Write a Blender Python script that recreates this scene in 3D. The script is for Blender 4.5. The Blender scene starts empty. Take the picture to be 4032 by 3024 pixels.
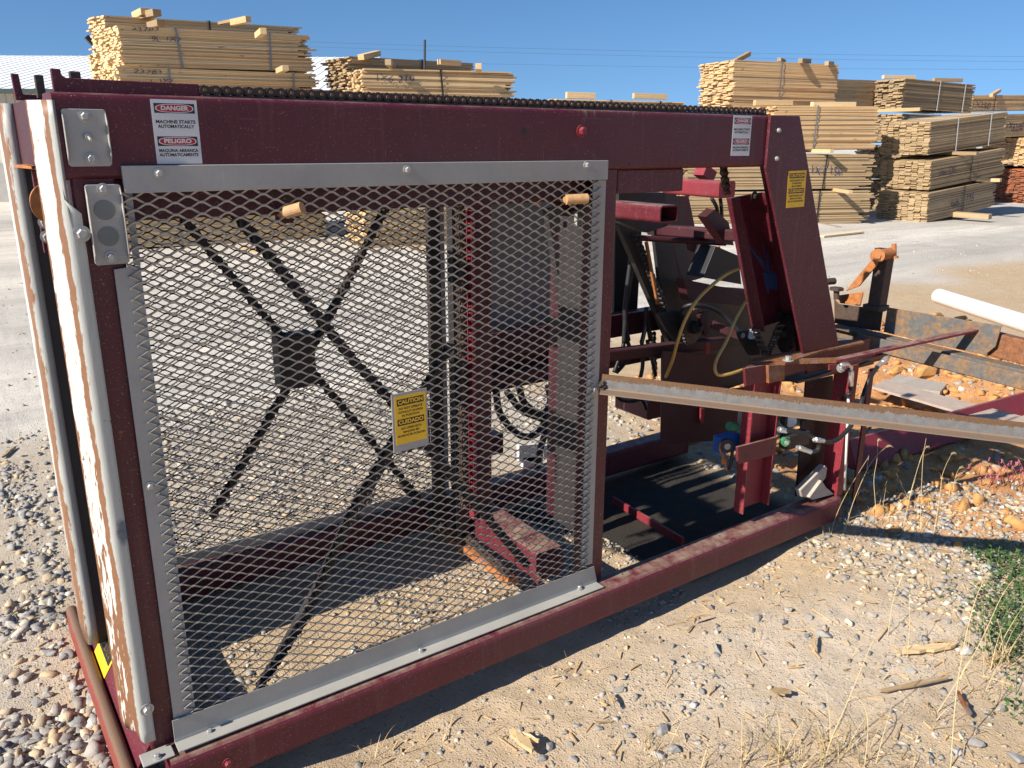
import bpy, bmesh, math, random
import numpy as np
from mathutils import Vector, Matrix, Quaternion
rng = random.Random(7)
nr = np.random.default_rng(11)
C = bpy.context.scene.collection
SC = bpy.context.scene

# ------------------------------------------------------------------ camera
F, CX, CY = 3229.0, 2016.0, 1512.0
def cam_rot(pitch, roll, yaw):
    f = np.array([math.sin(yaw)*math.cos(pitch), math.cos(yaw)*math.cos(pitch), -math.sin(pitch)])
    r = np.array([math.cos(yaw), -math.sin(yaw), 0.0]); dn = np.cross(f, r)
    c, s = math.cos(roll), math.sin(roll)
    return np.array([c*r+s*dn, -s*r+c*dn, f])
R = cam_rot(math.radians(16.4274), math.radians(-0.2757), math.radians(35.355))
CAM = np.array([-0.496, -1.976, 1.67])
cam = bpy.data.objects.new('camera', bpy.data.cameras.new('camera'))
C.objects.link(cam)
cam.matrix_world = Matrix(((R[0][0], -R[1][0], -R[2][0], CAM[0]), (R[0][1], -R[1][1], -R[2][1], CAM[1]),
                           (R[0][2], -R[1][2], -R[2][2], CAM[2]), (0, 0, 0, 1)))
cam.data.sensor_width = 36.0; cam.data.lens = F/4032*36.0
cam.data.clip_start = 0.05; cam.data.clip_end = 3000
SC.camera = cam
# ------------------------------------------------------------------ sky and sun
SUN_EL, SUN_AZ = math.radians(34), math.radians(1.2)    # light travels towards +x, a little towards +y
W = bpy.data.worlds.new('World'); SC.world = W; W.use_nodes = True
nt = W.node_tree; nt.nodes.clear()
sky = nt.nodes.new('ShaderNodeTexSky'); sky.sky_type = 'NISHITA'; sky.sun_disc = False
sky.sun_elevation = SUN_EL; sky.sun_rotation = math.radians(270) - SUN_AZ
sky.altitude = 300; sky.air_density = 1.0; sky.dust_density = 0.3; sky.ozone_density = 3.0
bg = nt.nodes.new('ShaderNodeBackground'); bg.inputs['Strength'].default_value = 0.092
wo = nt.nodes.new('ShaderNodeOutputWorld')
# thin cloud wisps high in the sky
tc = nt.nodes.new('ShaderNodeTexCoord'); mp = nt.nodes.new('ShaderNodeMapping'); mp.inputs['Scale'].default_value = (3, 3, 9)
nz = nt.nodes.new('ShaderNodeTexNoise'); nz.inputs['Scale'].default_value = 1.6; nz.inputs['Detail'].default_value = 6
cr = nt.nodes.new('ShaderNodeMapRange'); cr.inputs[1].default_value = 0.71; cr.inputs[2].default_value = 0.84; cr.inputs[4].default_value = 0.45
mx = nt.nodes.new('ShaderNodeMix'); mx.data_type = 'RGBA'
hs = nt.nodes.new('ShaderNodeHueSaturation'); hs.inputs['Saturation'].default_value = 1.18
L = nt.links.new
mp2 = nt.nodes.new('ShaderNodeMapping'); mp2.inputs['Location'].default_value = (0, 0, 0.16); L(tc.outputs['Generated'], mp2.inputs['Vector']); L(mp2.outputs[0], sky.inputs['Vector'])
L(tc.outputs['Generated'], mp.inputs['Vector']); L(mp.outputs[0], nz.inputs['Vector']); L(nz.outputs['Fac'], cr.inputs[0])
L(sky.outputs[0], hs.inputs['Color']); L(hs.outputs[0], mx.inputs['A']); mx.inputs['B'].default_value = (8.5, 9, 10, 1)
L(cr.outputs[0], mx.inputs['Factor']); L(mx.outputs['Result'], bg.inputs['Color']); L(bg.outputs[0], wo.inputs['Surface'])
sun = bpy.data.objects.new('sun', bpy.data.lights.new('sun', 'SUN')); C.objects.link(sun)
sun.data.energy = 5.0; sun.data.angle = math.radians(0.53); sun.data.color = (1.0, 0.93, 0.82)
SD = Vector((math.cos(SUN_EL)*math.cos(SUN_AZ), math.cos(SUN_EL)*math.sin(SUN_AZ), -math.sin(SUN_EL)))
sun.rotation_euler = SD.to_track_quat('-Z', 'Y').to_euler(); sun.location = (-20, 0, 20)
SC.view_settings.view_transform = 'Standard'; SC.view_settings.look = 'None'
SC.view_settings.exposure = 0.68; SC.view_settings.gamma = 1.0
SC.cycles.max_bounces = 6; SC.cycles.caustics_reflective = False; SC.cycles.caustics_refractive = False
SC.cycles.use_denoising = True

# ------------------------------------------------------------------ where a measured point of the photo lies on a known plane
def ray(p): return R.T @ np.array([(p[0]-CX)/F, (p[1]-CY)/F, 1.0])
def PX(p, x): r = ray(p); t = (x-CAM[0])/r[0]; return Vector(CAM+t*r)
def PY(p, y): r = ray(p); t = (y-CAM[1])/r[1]; return Vector(CAM+t*r)
def PZ(p, z): r = ray(p); t = (z-CAM[2])/r[2]; return Vector(CAM+t*r)
def PD(p, d): r = ray(p); return Vector(CAM+d*r)
def at_len(p, q, L_, far=True):
    """point on the sight line p at distance L_ from q"""
    r = ray(p); o = CAM-np.array(q); a = r@r; b = 2*r@o; c = o@o-L_*L_; d = b*b-4*a*c
    if d < 0: t = -b/(2*a)
    else: t = (-b+(1 if far else -1)*math.sqrt(d))/(2*a)
    return Vector(CAM+t*r)
k = 1/1.6458
def c0(ox, oy): return lambda x, y: (ox+x*k, oy+y*k)
q00, q10, q20 = c0(0, 0), c0(1344, 0), c0(2688, 0)
q01, q11, q21 = c0(0, 1008), c0(1344, 1008), c0(2688, 1008)
q02, q12, q22 = c0(0, 2016), c0(1344, 2016), c0(2688, 2016)
zA = lambda x, y: (x/3.6867, 250+y/3.6867)
zB = lambda x, y: (x/2.765, 2400+y/2.765)
zC = lambda x, y: (2350+x/2.212, 600+y/2.212)
zD = lambda x, y: (2350+x/2.212, 1250+y/2.212)
zE = lambda x, y: (3150+x/2.508, 900+y/2.508)
zG = lambda x, y: (3150+x/2.508, 1450+y/2.508)
m1 = lambda x, y: (500+x/2.212, 700+y/2.212)
m2 = lambda x, y: (1500+x/2.212, 700+y/2.212)
m4 = lambda x, y: (1500+x/1.269, 1400+y/1.269)
m5 = lambda x, y: (600+x/1.269, 2050+y/1.269)
m6 = lambda x, y: (1500+x/1.269, 1950+y/1.269)
dd = lambda x, y: (x*4032/2212, y*4032/2212)

# ------------------------------------------------------------------ materials
class NT:
    def __init__(s, name):
        s.m = bpy.data.materials.new(name); s.m.use_nodes = True
        s.t = s.m.node_tree; s.t.nodes.clear()
        s.out = s.t.nodes.new('ShaderNodeOutputMaterial'); s.b = s.t.nodes.new('ShaderNodeBsdfPrincipled')
        s.t.links.new(s.b.outputs[0], s.out.inputs['Surface'])
    def n(s, kind, **kw):
        x = s.t.nodes.new('ShaderNode'+kind)
        for a, v in kw.items(): setattr(x, a, v)
        return x
    def l(s, a, b): s.t.links.new(a, b)
    def coord(s, scale=(1, 1, 1), which='Object', rot=(0, 0, 0)):
        t = s.n('TexCoord'); m = s.n('Mapping'); m.inputs['Scale'].default_value = scale; m.inputs['Rotation'].default_value = rot
        s.l(t.outputs[which], m.inputs['Vector']); return m.outputs[0]
    def noise(s, scale, detail=5, rough=0.6, vec=None, sc3=(1, 1, 1), dist=0):
        x = s.n('TexNoise'); x.inputs['Scale'].default_value = scale; x.inputs['Detail'].default_value = detail
        x.inputs['Roughness'].default_value = rough; x.inputs['Distortion'].default_value = dist
        s.l(vec if vec is not None else s.coord(sc3), x.inputs['Vector']); return x.outputs['Fac']
    def rng(s, v, a, b, c=0.0, d=1.0):
        x = s.n('MapRange'); x.inputs[1].default_value = a; x.inputs[2].default_value = b
        x.inputs[3].default_value = c; x.inputs[4].default_value = d; s.l(v, x.inputs[0]); return x.outputs[0]
    def math(s, op, a, b):
        x = s.n('Math', operation=op)
        for i, v in enumerate((a, b)):
            if isinstance(v, (int, float)): x.inputs[i].default_value = v
            else: s.l(v, x.inputs[i])
        return x.outputs[0]
    def mix(s, f, a, b, mode='MIX'):
        x = s.n('Mix', data_type='RGBA', blend_type=mode)
        if isinstance(f, (int, float)): x.inputs['Factor'].default_value = f
        else: s.l(f, x.inputs['Factor'])
        for nm, v in (('A', a), ('B', b)):
            if isinstance(v, tuple): x.inputs[nm].default_value = v+(1,) if len(v) == 3 else v
            else: s.l(v, x.inputs[nm])
        return x.outputs['Result']
    def ramp(s, v, stops):
        x = s.n('ValToRGB'); e = x.color_ramp.elements
        while len(e) < len(stops): e.new(0.5)
        for i, (p, c) in enumerate(stops): e[i].position = p; e[i].color = tuple(c)+(1,)
        s.l(v, x.inputs[0]); return x.outputs['Color']
    def attr(s, name):
        x = s.n('Attribute'); x.attribute_name = name; return x.outputs['Fac']
    def color(s, c): s.l(c, s.b.inputs['Base Color']) if not isinstance(c, tuple) else setattr(s.b.inputs['Base Color'], 'default_value', c+(1,))
    def rough(s, r):
        if isinstance(r, (int, float)): s.b.inputs['Roughness'].default_value = r
        else: s.l(r, s.b.inputs['Roughness'])
    def metal(s, v):
        if isinstance(v, (int, float)): s.b.inputs['Metallic'].default_value = v
        else: s.l(v, s.b.inputs['Metallic'])
    def bump(s, h, strength=0.3, dist=0.01):
        x = s.n('Bump'); x.inputs['Strength'].default_value = strength; x.inputs['Distance'].default_value = dist
        s.l(h, x.inputs['Height']); s.l(x.outputs[0], s.b.inputs['Normal'])

RUST_A, RUST_B = (0.30, 0.12, 0.045), (0.12, 0.045, 0.02)
def paint(name, base, rust=0.12, dust=0.35, dustc=(0.42, 0.33, 0.24), rough=0.42, scr=0.5, chip=0.03, stain=False):
    """worn paint: chips, scratches, rust specks, dust on upward faces"""
    s = NT(name)
    v = s.noise(3.0, 6, 0.65); col = s.mix(s.rng(v, 0.3, 0.7), tuple(x*0.82 for x in base), tuple(min(1, x*1.15) for x in base))
    fd = s.noise(1.6, 4, 0.6); col = s.mix(s.rng(fd, 0.48, 0.72, 0, 0.30), col, tuple(0.55*x+0.05 for x in base))
    dp = s.noise(230, 2, 0.5); col = s.mix(s.rng(dp, 0.66, 0.70, 0, 0.45), col, dustc)
    # vertical dirt streaks
    st = s.noise(1.0, 4, 0.6, sc3=(45, 45, 3)); col = s.mix(s.rng(st, 0.56, 0.80, 0, 0.10), col, dustc)
    # fine scratches
    sv = s.noise(1.0, 2, 0.5, sc3=(9, 9, 160), dist=1.2); sm = s.rng(sv, 0.70, 0.73, 0, scr)
    sv2 = s.noise(1.0, 2, 0.5, vec=s.coord((150, 60, 14), rot=(0.3, 0.5, 0.2)), dist=1.0); sm2 = s.rng(sv2, 0.72, 0.74, 0, scr)
    col = s.mix(sm, col, tuple(min(1, x*2.2+0.06) for x in base)); col = s.mix(sm2, col, tuple(min(1, x*2.0+0.05) for x in base))
    g = s.n('NewGeometry'); sx = s.n('SeparateXYZ'); s.l(g.outputs['Normal'], sx.inputs[0])
    up = s.rng(sx.outputs['Z'], 0.55, 0.98); dn = s.noise(14, 6, 0.7)
    col = s.mix(s.math('MULTIPLY', up, s.rng(dn, 0.36, 0.72, 0, dust)), col, dustc)
    if stain:
        zc_ = s.n('SeparateXYZ'); s.l(s.coord(), zc_.inputs[0]); sn = s.noise(1.0, 5, 0.7, sc3=(7, 7, 3)); sm_ = s.math('MULTIPLY', s.rng(sn, 0.62, 0.68), s.rng(zc_.outputs['Z'], 1.715, 1.765, 0, 0.85)); col = s.mix(sm_, col, (0.16, 0.13, 0.085))
    rn = s.noise(26, 6, 0.7); rm = s.rng(rn, 0.735-rust*0.35, 0.76-rust*0.3, 0, 0.9)
    col = s.mix(rm, col, s.mix(s.noise(60, 3), RUST_A, RUST_B))
    cn = s.noise(70, 4, 0.6); cm = s.rng(cn, 0.76-chip, 0.775-chip); col = s.mix(cm, col, (0.10, 0.075, 0.065))
    s.color(col); s.rough(s.rng(v, 0.2, 0.8, rough-0.08, rough+0.16)); s.bump(s.noise(90, 3), 0.12, 0.002)
    return s.m
def rusty(name, a=RUST_A, b=RUST_B, steel=(0.20, 0.22, 0.24), amt=0.5, metal=0.0, rough=0.7, sc3=(1, 1, 1), scale=9):
    s = NT(name); v = s.noise(scale, 8, 0.78, sc3=sc3); f = s.noise(55, 5, 0.7)
    rc = s.mix(s.rng(f, 0.3, 0.7), a, b); m = s.rng(v, 0.62-amt*0.35, 0.72-amt*0.25)
    s.color(s.mix(m, s.mix(s.rng(f, .35, .65), steel, tuple(x*0.7 for x in steel)), rc)); s.rough(rough); s.metal(metal); s.bump(f, 0.35, 0.004)
    return s.m
def plain(name, c, rough=0.6, metal=0.0, var=0.15, scale=20, bump=0.1):
    s = NT(name); v = s.noise(scale, 5, 0.6)
    s.color(s.mix(s.rng(v, 0.3, 0.7), tuple(x*(1-var) for x in c), tuple(min(1, x*(1+var)) for x in c))); s.rough(rough); s.metal(metal)
    if bump: s.bump(v, bump, 0.004)
    return s.m
M = {}
M['maroon'] = paint('maroon_paint', (0.085, 0.0075, 0.017), rust=0.10, dust=0.40, rough=0.44, scr=0.40)
M['beam'] = paint('stained_maroon_paint', (0.085, 0.0075, 0.017), rust=0.10, dust=0.40, rough=0.44, scr=0.5, stain=True)
M['maroon_dusty'] = paint('dusty_maroon_paint', (0.115, 0.011, 0.021), rust=0.10, dust=0.75, rough=0.5, scr=0.25)
M['red'] = paint('faded_or_sunlit_red_paint', (0.22, 0.018, 0.03), rust=0.12, dust=0.45, rough=0.5, scr=0.25)
M['gray'] = paint('gray_enamel', (0.37, 0.36, 0.33), rust=0.03, dust=0.2, dustc=(0.40, 0.37, 0.31), rough=0.45, scr=0.12, chip=0.0)
M['mesh'] = paint('gray_screen_paint', (0.36, 0.345, 0.315), rust=0.10, dust=0.2, rough=0.5, scr=0.0, chip=0.0)
M['zinc'] = plain('zinc_plate', (0.42, 0.42, 0.40), 0.5, 0.45, 0.18, 60, 0.25)
M['alum'] = plain('aluminium_fitting', (0.75, 0.75, 0.74), 0.35, 0.85, 0.1, 60, 0.15)
M['grimy_or_shaded'] = paint('grimy_or_shaded_maroon_paint', (0.05, 0.008, 0.013), rust=0.2, dust=0.35, dustc=(0.09, 0.06, 0.045), rough=0.5, scr=0.2, chip=0.05)
M['pin'] = rusty('tan_rusty_pin', a=(0.55, 0.33, 0.16), b=(0.42, 0.22, 0.09), amt=1.1)
M['rust'] = rusty('rusted_steel', amt=1.0)
M['rust_or'] = rusty('orange_rusted_steel', a=(0.50, 0.19, 0.05), b=(0.26, 0.09, 0.03), amt=1.1)
M['rust_dk'] = rusty('dark_rusted_steel', a=(0.10, 0.055, 0.035), b=(0.045, 0.03, 0.025), steel=(0.05, 0.05, 0.052), amt=0.8)
M['mill'] = rusty('mill_scale_steel', a=(0.30, 0.17, 0.075), b=(0.17, 0.09, 0.04), steel=(0.125, 0.125, 0.122), amt=0.50, sc3=(1, 1, 1.4), scale=14)
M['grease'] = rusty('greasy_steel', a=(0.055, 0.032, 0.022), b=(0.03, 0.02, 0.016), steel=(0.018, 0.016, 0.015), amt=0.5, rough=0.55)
s = NT('chain_steel'); r_ = s.attr('rnd'); f_ = s.noise(90, 4, 0.7); c_ = s.ramp(r_, [(0, (0.10, 0.06, 0.04)), (0.25, (0.055, 0.035, 0.026)), (0.7, (0.075, 0.046, 0.032)), (0.88, (0.20, 0.12, 0.075))]); s.color(s.mix(s.rng(f_, 0.45, 0.7, 0, 0.6), c_, (0.03, 0.02, 0.016))); s.rough(0.5); s.metal(0.15); M['chain'] = s.m
M['black'] = plain('black_rubber', (0.018, 0.018, 0.02), 0.5)
M['dark'] = plain('dark_steel_and_shade', (0.03, 0.026, 0.027), 0.5)  # dark steel parts, and painted shade on the rear screen and inner plate
M['white_sign'] = plain('white_vinyl', (0.62, 0.62, 0.62), 0.4, var=0.06, scale=8, bump=0)
M['sign_black'] = plain('sign_black', (0.015, 0.015, 0.015), 0.4, bump=0)
M['sign_red'] = plain('sign_red', (0.42, 0.012, 0.02), 0.4, bump=0)
M['sign_yellow'] = plain('sign_yellow', (0.80, 0.48, 0.02), 0.45, var=0.08, scale=12, bump=0)
M['plug'] = plain('grey_plug', (0.17, 0.18, 0.165), 0.5)
M['blue_paint'] = plain('blue_marking_paint', (0.03, 0.07, 0.20), 0.7)
M['blue_plastic'] = plain('blue_plastic', (0.02, 0.12, 0.42), 0.45)
M['green'] = plain('green_plastic', (0.05, 0.22, 0.10), 0.45)
M['cable_tan'] = plain('tan_cable', (0.42, 0.26, 0.07), 0.45)
M['pvc'] = plain('white_pvc', (0.80, 0.78, 0.73), 0.35, var=0.05, scale=6, bump=0.03)
M['belt'] = plain('tan_belt', (0.42, 0.33, 0.265), 0.75, var=0.12)
M['cabinet'] = plain('gray_cabinet', (0.16, 0.16, 0.165), 0.5, var=0.1, scale=4, bump=0)

# left covers: gray paint worn to bare bright metal and rust along the wear track
def cover_mat():
    s = NT('worn_gray_guide'); u = s.attr('wear')       # 0 front flange ... 1 outer edge of the worn face
    e = s.noise(1.0, 5, 0.65, sc3=(30, 30, 9)); e2 = s.noise(1.0, 4, 0.7, sc3=(160, 160, 30))
    uu = s.math('ADD', u, s.rng(e, 0.25, 0.75, -0.045, 0.045))
    uu = s.math('ADD', uu, s.rng(e2, 0.25, 0.75, -0.03, 0.03))
    gray = s.mix(s.noise(5, 4), (0.36, 0.365, 0.34), (0.42, 0.42, 0.39))
    rust = s.mix(s.noise(50, 5), (0.27, 0.125, 0.06), (0.17, 0.08, 0.04))
    t = s.coord(); sp = s.n('SeparateXYZ'); s.l(t, sp.inputs[0])
    ru = s.rng(s.math('SUBTRACT', uu, 0.545), 0.0, 0.02)
    white = s.mix(s.rng(e2, 0.42, 0.60), (0.66, 0.64, 0.59), (0.50, 0.475, 0.43))
    sc = s.noise(1.0, 3, 0.6, sc3=(120, 120, 16)); lowm = s.rng(sp.outputs['Z'], 0.30, 1.25, 0.44, 0.72)
    wm1 = s.rng(s.math('SUBTRACT', uu, 0.665), 0.0, 0.015); wm2 = s.rng(s.math('SUBTRACT', 0.975, uu), 0.0, 0.015)
    wm3 = s.rng(s.math('SUBTRACT', lowm, sc), 0.0, 0.03)
    wm = s.math('MULTIPLY', s.math('MULTIPLY', wm1, wm2), wm3)
    col = s.mix(ru, gray, rust); col = s.mix(wm, col, white)
    sp2 = s.noise(45, 4, 0.6); col = s.mix(s.rng(sp2, 0.70, 0.72), col, rust)
    s.color(col); s.rough(0.5); s.bump(e2, 0.2, 0.003); return s.m
M['cover'] = cover_mat()

def wood_mat(name, cols, dirty=0.2, grain=1.0):
    """boards with their own tone (attribute rnd), grain along local x"""
    s = NT(name); r = s.attr('rnd')
    col = s.ramp(r, [(i/(len(cols)-1), c) for i, c in enumerate(cols)])
    tc_ = s.coord((1.2, 60, 60)); off = s.n('Combine' 'XYZ'); m = s.math('MULTIPLY', r, 37.0); s.l(m, off.inputs[0])
    va = s.n('VectorMath', operation='ADD'); s.l(tc_, va.inputs[0]); s.l(off.outputs[0], va.inputs[1])
    g = s.noise(1.0, 5, 0.65, vec=va.outputs[0]); col = s.mix(s.rng(g, 0.40, 0.80, 0, 0.55*grain), col, (0.55, 0.36, 0.20), 'MULTIPLY')
    b = s.noise(2.2, 5, 0.65); col = s.mix(s.rng(b, 0.48, 0.75, 0, dirty), col, (0.20, 0.15, 0.10))
    kn = s.noise(1.0, 2, 0.4, sc3=(6, 16, 16)); col = s.mix(s.rng(kn, 0.71, 0.74, 0, 0.6), col, (0.18, 0.085, 0.03))
    s.color(col); s.rough(0.75); s.bump(g, 0.2, 0.003); return s.m
M['pine'] = wood_mat('fresh_pine', [(0.74, 0.54, 0.29), (0.66, 0.46, 0.22), (0.80, 0.63, 0.38), (0.55, 0.37, 0.18), (0.78, 0.60, 0.35)], 0.12)
M['pine2'] = wood_mat('yellow_pine', [(0.62, 0.45, 0.24), (0.53, 0.37, 0.19), (0.69, 0.52, 0.30), (0.46, 0.32, 0.16), (0.66, 0.49, 0.27)], 0.25)
M['pine3'] = wood_mat('brown_pine', [(0.44, 0.32, 0.175), (0.36, 0.26, 0.14), (0.51, 0.38, 0.22), (0.31, 0.22, 0.12), (0.47, 0.345, 0.19)], 0.3)
M['orange_wood'] = wood_mat('orange_oak', [(0.66, 0.44, 0.22), (0.55, 0.41, 0.25), (0.76, 0.50, 0.24), (0.50, 0.36, 0.20), (0.70, 0.53, 0.32)], 0.15)
M['weathered'] = wood_mat('weathered_boards', [(0.40, 0.29, 0.16), (0.33, 0.23, 0.13), (0.47, 0.35, 0.20), (0.27, 0.20, 0.12), (0.44, 0.32, 0.17)], 0.35)
M['redwood'] = wood_mat('red_boards', [(0.36, 0.10, 0.04), (0.28, 0.09, 0.04), (0.42, 0.14, 0.06), (0.25, 0.12, 0.07), (0.33, 0.10, 0.05)], 0.3)
M['gray_wood'] = wood_mat('gray_weathered_wood', [(0.36, 0.32, 0.27), (0.42, 0.38, 0.33), (0.30, 0.26, 0.22)], 0.2)

# ------------------------------------------------------------------ mesh builder
def V(*a): return Vector(a)
class MB:
    def __init__(s): s.v = []; s.f = []; s.r = []; s.w = []; s.sm = []
    def add(s, vs, fs, rnd=0.5, wear=None, smooth=False):
        o = len(s.v); s.v += [tuple(x) for x in vs]; s.f += [tuple(i+o for i in f) for f in fs]
        s.r += [rnd]*len(vs); s.w += (wear if wear is not None else [0.0]*len(vs)); s.sm += [smooth]*len(fs); return s
    def hexa(s, p, rnd=0.5):                       # 8 corners: bottom ring 0-3, top ring 4-7
        return s.add(p, [(0, 3, 2, 1), (4, 5, 6, 7), (0, 1, 5, 4), (1, 2, 6, 5), (2, 3, 7, 6), (3, 0, 4, 7)], rnd)
    def box(s, x0, x1, y0, y1, z0, z1, rnd=0.5):
        return s.hexa([(x0, y0, z0), (x1, y0, z0), (x1, y1, z0), (x0, y1, z0), (x0, y0, z1), (x1, y0, z1), (x1, y1, z1), (x0, y1, z1)], rnd)
    def bar(s, a, b, w, h, up=(0, 0, 1), rnd=0.5):
        """rectangular bar from a to b, h along up, w across"""
        a, b, up = Vector(a), Vector(b), Vector(up); d = (b-a).normalized(); sd = d.cross(up).normalized(); u = sd.cross(d).normalized()
        p = []
        for q in (-u*h/2, u*h/2):
            p += [a-sd*w/2+q, a+sd*w/2+q, b+sd*w/2+q, b-sd*w/2+q]
        return s.hexa(p, rnd)
    def prism(s, poly, vec, rnd=0.5):
        n = len(poly); vec = Vector(vec); a = [Vector(p) for p in poly]; b = [p+vec for p in a]
        return s.add(a+b, [tuple(range(n-1, -1, -1)), tuple(range(n, 2*n))]+[(i, (i+1) % n, n+(i+1) % n, n+i) for i in range(n)], rnd)
    def sweep(s, prof, a, b, up=(0, 0, 1), caps=True, smooth=False, rnd=0.5):
        """closed profile [(side, up)] swept from a to b"""
        a, b, up = Vector(a), Vector(b), Vector(up); d = (b-a).normalized(); sd = d.cross(up).normalized(); u = sd.cross(d).normalized(); n = len(prof)
        vs = [a+sd*x+u*y for x, y in prof]+[b+sd*x+u*y for x, y in prof]
        fs = [(i, (i+1) % n, n+(i+1) % n, n+i) for i in range(n)]
        if caps: fs += [tuple(range(n-1, -1, -1)), tuple(range(n, 2*n))]
        return s.add(vs, fs, rnd, None, smooth)
    def rtube(s, a, b, w, h, r=0.015, up=(0, 0, 1), wall=None, seg=4):
        def rr(w, h, r):
            o = []
            for cx, cy, a0 in ((w/2-r, h/2-r, 0), (-w/2+r, h/2-r, 90), (-w/2+r, -h/2+r, 180), (w/2-r, -h/2+r, 270)):
                for i in range(seg+1):
                    t = math.radians(a0+90*i/seg); o.append((cx+r*math.cos(t), cy+r*math.sin(t)))
            return o
        if not wall: return s.sweep(rr(w, h, r), a, b, up)
        o = rr(w, h, r); i_ = rr(w-2*wall, h-2*wall, max(r-wall, 0.001))
        a, b, up = Vector(a), Vector(b), Vector(up); d = (b-a).normalized(); sd = d.cross(up).normalized(); u = sd.cross(d).normalized(); n = len(o)
        vs = []
        for e in (a, b):
            for pr in (o, i_): vs += [e+sd*x+u*y for x, y in pr]
        fs = []
        for j in range(n):
            k2 = (j+1) % n
            fs += [(j, k2, 2*n+k2, 2*n+j), (n+k2, n+j, 3*n+j, 3*n+k2), (k2, j, n+j, n+k2), (2*n+j, 2*n+k2, 3*n+k2, 3*n+j)]
        return s.add(vs, fs)
    def cyl(s, a, b, r0, r1=None, n=16, caps=True, smooth=False, rnd=0.5):
        a, b = Vector(a), Vector(b); r1 = r0 if r1 is None else r1; d = (b-a).normalized(); t = d.orthogonal().normalized(); u = d.cross(t)
        vs = []
        for e, r in ((a, r0), (b, r1)):
            vs += [e+(t*math.cos(2*math.pi*i/n)+u*math.sin(2*math.pi*i/n))*r for i in range(n)]
        fs = [(i, (i+1) % n, n+(i+1) % n, n+i) for i in range(n)]
        s.add(vs, fs, rnd, None, smooth)
        if caps: s.add(vs, [tuple(range(n-1, -1, -1)), tuple(range(n, 2*n))], rnd)
        return s
    def tube(s, pts, r, n=10, rnd=0.5, taper=None):
        pts = [Vector(p) for p in pts]; m = len(pts); vs = []; fs = []; t = None
        for i, p in enumerate(pts):
            d = (pts[min(i+1, m-1)]-pts[max(i-1, 0)]).normalized()
            t = d.orthogonal().normalized() if t is None else (t-d*t.dot(d)).normalized(); u = d.cross(t)
            rr = r if taper is None else r*(1+(taper-1)*i/(m-1))
            vs += [p+(t*math.cos(2*math.pi*j/n)+u*math.sin(2*math.pi*j/n))*rr for j in range(n)]
        for i in range(m-1):
            for j in range(n): fs.append((i*n+j, i*n+(j+1) % n, (i+1)*n+(j+1) % n, (i+1)*n+j))
        fs += [tuple(range(n-1, -1, -1)), tuple(range((m-1)*n, m*n))]
        return s.add(vs, fs, rnd, None, True)
    def bolt(s, p, nrm, af=0.0145, h=0.009, washer=0.0125):
        p, d = Vector(p), Vector(nrm).normalized(); s.cyl(p, p+d*0.0025, washer, n=20)
        s.cyl(p+d*0.0025, p+d*(0.0025+h*0.8), af*0.577, n=6); s.cyl(p+d*(0.0025+h*0.8), p+d*(0.0025+h), af*0.577, af*0.46, n=6); return s
    def build(s, name, mat, parent=None, bevel=0, smooth=False, seg=2):
        me = bpy.data.meshes.new(name); me.from_pydata(s.v, [], s.f); me.materials.append(mat if not isinstance(mat, str) else M[mat])
        a = me.attributes.new('rnd', 'FLOAT', 'POINT'); a.data.foreach_set('value', s.r)
        if any(s.w): a = me.attributes.new('wear', 'FLOAT', 'POINT'); a.data.foreach_set('value', s.w)
        if smooth or any(s.sm): me.polygons.foreach_set('use_smooth', [True]*len(s.f) if smooth else s.sm)
        me.update()
        o = bpy.data.objects.new(name, me); C.objects.link(o)
        if parent is not None: attach(o, parent)
        if bevel:
            b = o.modifiers.new('bevel', 'BEVEL'); b.width = bevel; b.segments = seg; b.limit_method = 'ANGLE'; b.angle_limit = math.radians(35)
            b.use_clamp_overlap = True
        return o
def attach(o, parent):
    o.parent = parent; p = parent; m = Matrix()
    while p is not None:
        m = (Matrix.LocRotScale(p.location, p.rotation_euler, p.scale) @ Matrix()) if p.parent is None else m
        p = p.parent
    o.matrix_parent_inverse = m.inverted() if parent.parent is None else Matrix()
def tag(o, label=None, cat=None, group=None, kind=None):
    for a, v in (('label', label), ('category', cat), ('group', group), ('kind', kind)):
        if v: o[a] = v
    return o
def thing(name, loc, label, cat, group=None):
    o = bpy.data.objects.new(name, None); C.objects.link(o); o.location = loc; o.empty_display_size = 0.1
    return tag(o, label, cat, group)
def spline(pts, n=8):
    pts = [Vector(p) for p in pts]; o = []; q = [pts[0]]+pts+[pts[-1]]
    for i in range(1, len(q)-2):
        a, b, c, d = q[i-1:i+3]
        for j in range(n):
            t = j/n; o.append(0.5*((2*b)+(c-a)*t+(2*a-5*b+4*c-d)*t*t+(3*b-a-3*c+d)*t**3))
    return o+[pts[-1]]
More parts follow.
